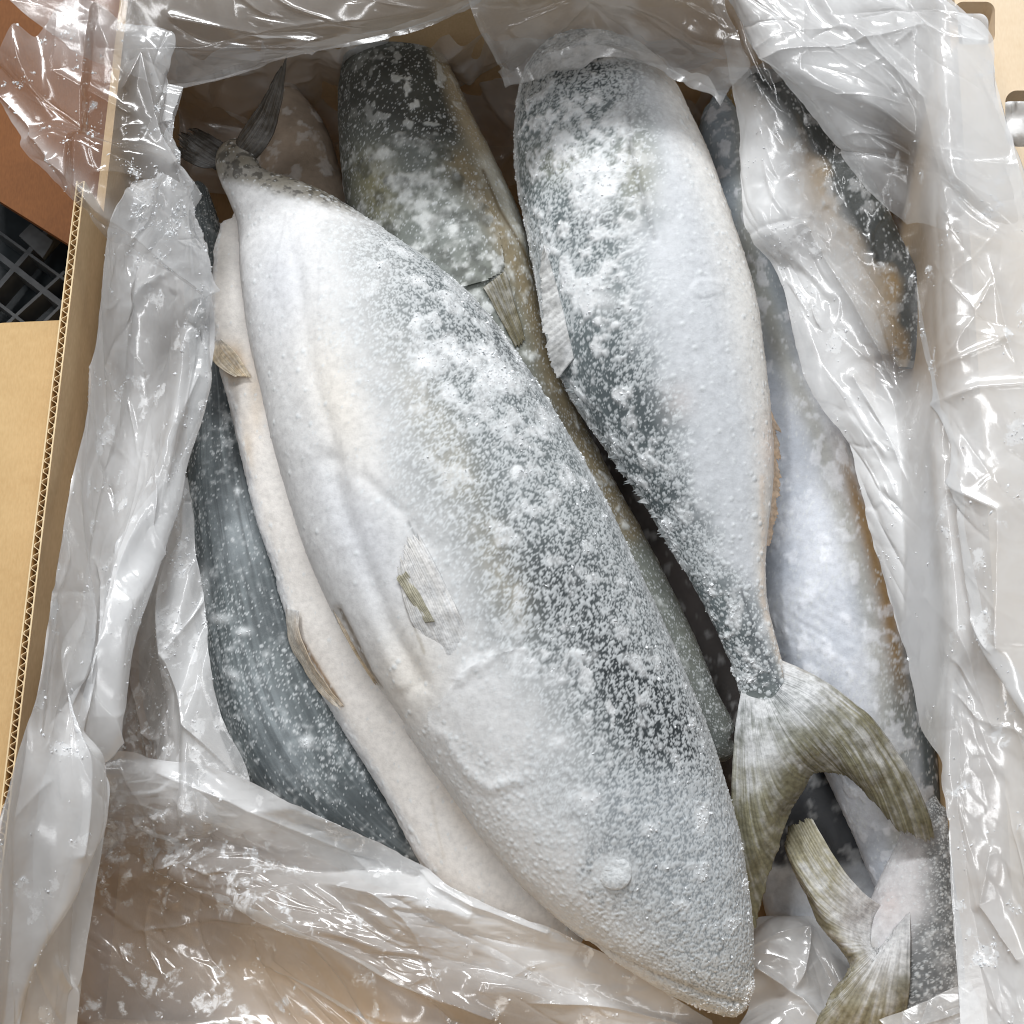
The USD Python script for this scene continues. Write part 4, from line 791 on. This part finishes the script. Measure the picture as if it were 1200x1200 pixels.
# top left corner, thrown over the rim
film('film_fold', [
    [(-14, 88, .21), (6, 140, .212), (30, 170, .212), (65, 200, .21), (95, 228, .21), (130, 262, .205), (165, 300, .19), (205, 326, .178), (247, 346, .165)],
    [(5, 70, .222), (50, 105, .225), (90, 135, .225), (122, 165, .225), (148, 200, .222), (175, 238, .215), (200, 272, .2), (222, 306, .185), (247, 345, .167)],
    [(45, 35, .22), (110, 68, .225), (150, 92, .225), (176, 122, .22), (192, 160, .215), (206, 200, .205), (220, 240, .195), (234, 290, .182), (247, 343, .168)],
    [(90, -5, .215), (160, 22, .22), (205, 42, .215), (206, 90, .21), (201, 142, .2), (208, 182, .19), (223, 232, .18), (237, 290, .17), (248, 341, .16)]],
    420, 260, lambda P, V: 0.08 + 0.32 * blob(P, 130, 25, 90, 50) + 0.5 * np.exp(-(dline(P, [(200, 60), (205, 150), (215, 230), (235, 310)]) / 32) ** 2) + 0.25 * np.exp(-(dline(P, [(0, 130), (60, 190), (150, 270), (240, 340)]) / 13) ** 2), frostpatch(35, 0.55, 0.66, 130, lambda P: 0.22 + 0.14 * blob(P, 185, 240, 40, 70)),
    creases=[([(0, 112), (35, 152), (60, 165), (85, 190)], 0.006, 7), ([(85, 190), (150, 262), (215, 320), (245, 342)], 0.005, 6), ([(145, 100), (165, 60), (185, 150), (200, 190)], 0.005, 6), ([(70, 20), (60, 80), (150, 130)], 0.004, 8)], amp=1.1, seed=31, stretch=1.4, dr=False, label='clear crumpled corner folded over the box rim')
# along the top
film('end_film', [
    [(-40, -60, .24), (100, -70, .24), (300, -80, .24), (450, -90, .24), (600, -100, .24), (680, -100, .24)],
    [(20, 8, .235), (190, 12, .235), (300, 8, .235), (430, -2, .235), (520, -20, .235), (600, -40, .235)],
    [(90, 60, .222), (215, 62, .225), (300, 45, .225), (400, 30, .225), (480, 15, .225), (560, -10, .225)],
    [(180, 102, .20), (245, 90, .202), (292, 77, .205), (337, 67, .207), (402, 53, .21), (472, 38, .21), (535, 16, .212), (575, -8, .212)],
    [(180, 100, .185), (245, 86, .187), (292, 72, .19), (337, 60, .192), (402, 46, .195), (472, 32, .195), (535, 8, .197), (575, -18, .2)]],
    460, 160, lambda P, V: 0.17 + 0.14 * sm(0.4, 0.65, fb(V, 14, 43, 2)), None, creases=[([(200, 20), (300, 40), (420, 22), (520, 5)], 0.003, 9)], lines=0.35, amp=0.5, seed=41, stretch=3, dr=False)
# lining of the far wall, in its shade
WT = (B(0, ty - 0.004, 0), by)
def wt(px, py): return onplane(np.float64(px), np.float64(py), *WT)
film('lining_film', [
    [wt(*p) for p in [(150, 60), (300, 55), (420, 50), (600, 45), (800, 45), (1000, 50), (1120, 60)]],
    [wt(*p) for p in [(165, 130), (300, 130), (420, 120), (600, 120), (800, 120), (980, 125), (1080, 130)]],
    [(190, 230, .01), (300, 225, .01), (420, 220, .01), (600, 215, .01), (780, 215, .01), (950, 215, .01), (1040, 220, .01)]],
    400, 120, lambda P, V: 0.2 + 0.2 * sm(0.45, 0.6, fb(V, 18, 53, 4)), None, amp=1.2, seed=51, stretch=0.6, dr=False, rim=False)
# top middle, over the heads
film('film_fold', [
    [(530, -60, .24), (650, -60, .24), (750, -60, .24), (900, -60, .24)],
    [(548, 0, .225), (640, 0, .225), (740, -5, .225), (850, 0, .225)],
    [(572, 55, .205), (640, 38, .205), (725, 18, .205), (800, 35, .205), (880, 75, .205)],
    [(590, 94, .17), (612, 84, .175), (650, 66, .178), (705, 58, .18), (760, 72, .178), (800, 90, .176), (850, 112, .176)],
    [(588, 90, .15), (612, 78, .155), (650, 58, .16), (705, 50, .162), (760, 62, .16), (800, 82, .158), (850, 105, .158)]],
    380, 150, lambda P, V: 0.22 + 0.2 * sm(0.45, 0.62, fb(V, 25, 63, 4)) - 0.15 * blob(P, 850, 50, 50, 40), None, lines=0.5, creases=[([(560, 20), (595, 88)], 0.004, 6), ([(640, 60), (720, 10), (730, 0)], 0.004, 7)], amp=1.2, seed=61, stretch=1.3, dr=False)
# right side, lower layer
film('side_film', [
    [(800, -30, .19), (842, 72, .175), (863, 160, .165), (872, 235, .16), (905, 342, .155), (946, 440, .15), (986, 505, .15), (1020, 612, .15), (1056, 722, .15), (1078, 822, .15), (1085, 920, .145), (1098, 975, .14), (1106, 1040, .14), (1118, 1110, .138), (1132, 1250, .13)],
    [(820, -30, .2), (868, 75, .19), (892, 160, .178), (905, 240, .172), (935, 340, .166), (974, 440, .162), (1012, 520, .16), (1044, 618, .162), (1078, 722, .163), (1102, 822, .162), (1112, 930, .158), (1128, 1000, .155), (1142, 1070, .152), (1155, 1130, .15), (1165, 1255, .14)],
    [(870, -30, .21), (920, 75, .2), (950, 165, .185), (965, 245, .178), (990, 340, .172), (1022, 440, .166), (1055, 530, .165), (1085, 620, .17), (1112, 722, .172), (1132, 822, .17), (1142, 930, .166), (1160, 1010, .162), (1175, 1080, .16), (1188, 1140, .158), (1200, 1260, .15)],
    [(940, -30, .215), (1000, 75, .205), (1035, 170, .19), (1055, 260, .18), (1075, 350, .175), (1095, 440, .17), (1110, 540, .165), (1130, 625, .168), (1150, 722, .172), (1165, 822, .175), (1175, 930, .175), (1192, 1020, .174), (1208, 1090, .172), (1222, 1150, .17), (1235, 1265, .165)],
    [(1010, -30, .22), (1075, 60, .215), (1105, 170, .205), (1130, 280, .2), (1148, 400, .198), (1162, 500, .198), (1175, 600, .2), (1188, 722, .2), (1200, 822, .2), (1212, 930, .2), (1230, 1030, .2), (1248, 1100, .2), (1265, 1160, .2), (1280, 1270, .2)],
    [(1070, -30, .222), (1152, 46, .222), (1172, 112, .22), (1197, 205, .218), (1220, 300, .218), (1235, 400, .218), (1250, 500, .218), (1260, 600, .218), (1270, 722, .218), (1280, 822, .218), (1290, 930, .218), (1300, 1040, .218), (1330, 1150, .218), (1340, 1270, .218)]],
    680, 330, lambda P, V: 0.52 + 0.14 * sm(0.35, 0.7, fb(V, 10, 73, 2)) + 0.13 * sm(400, 520, P[..., 1]) - 0.45 * blob(P, 850, 30, 60, 70) - 0.62 * np.exp(-(dline(P, [(900, 90), (960, 160), (1010, 235), (1045, 290)]) / 26) ** 2) - 0.6 * np.exp(-(dline(P, [(1040, 150), (1062, 260), (1070, 420)]) / 42) ** 2) + 0.3 * np.exp(-(dline(P, [(880, 150), (920, 300), (980, 430), (1050, 600), (1100, 800)]) / 40) ** 2),
    frostpatch(75, 0.57, 0.7, 90, lambda P: 0.3 + 0.06 * blob(P, 930, 250, 60, 120)),
    creases=[([(1000, 440), (1040, 510), (1075, 600)], 0.004, 6), ([(1090, 700), (1140, 780), (1160, 850)], 0.006, 9), ([(1100, 480), (1160, 460), (1220, 455)], 0.004, 6), ([(1110, 540), (1180, 600), (1190, 760)], 0.005, 8), ([(945, 260), (1000, 350), (1060, 470)], 0.003, 7), ([(1160, 1000), (1150, 1060), (1200, 1120)], 0.005, 8), ([(1165, 340), (1130, 430), (1190, 400)], 0.004, 6)], amp=0.95, seed=71, stretch=2.4, cell=0.04, crk=lambda P: 0.5 * blob(P, 1140, 800, 50, 120) + 0.5 * blob(P, 970, 200, 50, 90, -0.6) + 0.4 * blob(P, 1160, 1020, 60, 80))
# right side, upper layer thrown back over the rim
film('film_fold', [
    [(838, -30, .212), (880, 38, .208), (921, 95, .204), (960, 147, .2), (1002, 197, .196), (1062, 264, .19)],
    [(850, -30, .222), (898, 36, .218), (945, 92, .214), (985, 142, .21), (1025, 192, .204), (1075, 262, .195)],
    [(940, -30, .228), (1000, 30, .226), (1045, 85, .222), (1075, 140, .218), (1095, 195, .21), (1112, 270, .2)],
    [(1020, -30, .23), (1090, 12, .23), (1128, 60, .228), (1145, 125, .224), (1160, 190, .218), (1175, 280, .208)],
    [(1060, -20, .228), (1125, 16, .228), (1160, 50, .226), (1172, 112, .222), (1196, 180, .216), (1222, 290, .206)]],
    360, 260, lambda P, V: (0.55 + 0.12 * sm(0.35, 0.7, fb(V, 10, 83, 2)) - 0.5 * blob(P, 1068, 190, 34, 75, -0.2)) * sm(290, 215, P[..., 1]) + 0.03, None,
    creases=[([(900, 60), (980, 60), (1080, 30), (1150, 50)], 0.003, 8), ([(1000, 40), (1080, 120), (1110, 240)], 0.004, 9)], amp=1.0, seed=81, stretch=2.2, dr=False, label='milky layer folded back over the right rim')
# crumple below the forked tail and the bag's lower right corner
film('film_fold', [[(870, 1085, .06), (930, 1075, .06), (990, 1090, .06), (1040, 1100, .06)], [(880, 1140, .075), (930, 1140, .08), (985, 1165, .075), (1040, 1180, .07)], [(850, 1225, .09), (920, 1225, .085), (980, 1230, .08), (1040, 1240, .08)]],
    260, 160, lambda P, V: 0.7 + 0 * P[..., 0], None, creases=[([(890, 1140), (940, 1170), (960, 1200)], 0.006, 7)], amp=1.6, seed=91, stretch=1.2, dr=False)
film('film_fold', [[(1030, 1198, .14), (1085, 1172, .14), (1136, 1148, .14)], [(1050, 1218, .145), (1100, 1200, .145), (1150, 1180, .148)], [(1070, 1260, .14), (1115, 1255, .14), (1165, 1245, .145)]],
    220, 140, lambda P, V: 0.45 + 0.15 * sm(0.4, 0.65, fb(V, 14, 103, 2)), None, amp=1.0, seed=101, stretch=1.6, rim=False)
# white plastic showing in the slots of the panel beyond
wp = UsdGeom.Xform.Define(stage, fresh('/World', 'white_sheet')).GetPrim(); tag(wp, 'bright white crumpled plastic sheet showing through the slots of the pale panel', 'plastic sheet')
g = np.stack(np.meshgrid(np.linspace(1128, 1400, 200), np.linspace(-90, 420, 240), indexing='ij'), -1)
Vw = at(g[..., 0], g[..., 1], 0.12); Vw[..., 2] += crumple(Vw[..., 0], Vw[..., 1], 7, 0.014, 0.5) + 0.3 * crumple(Vw[..., 0], Vw[..., 1], 8, 0.005, 0.5)
WSHEET = mat('white_plastic', {'p': ('principled_bsdf', {'base_color': (0.88, 0.89, 0.9), 'roughness': 0.3})}, surface='p.BSDF')
put(wp, 'sheet', Vw.reshape(-1, 3), gridfaces(200, 240), WSHEET)

# ------------------------------------------------------------------ loose frost on the film
rng = np.random.default_rng(5); pts, nrm = [], []
for V, n, fr in filmpts:
    w = fr.ravel() ** 2
    if w.sum() < 1: continue
    k = rng.choice(len(w), 900, p=w / w.sum()); pts.append(V.reshape(-1, 3)[k]); nrm.append(n.reshape(-1, 3)[k])
fl = flakes(None, 'frost_flakes', np.vstack(pts), np.vstack(nrm), 0.0009, 9)
tag(fl, 'loose white frost flakes scattered over the plastic film', 'frost', kind='stuff')
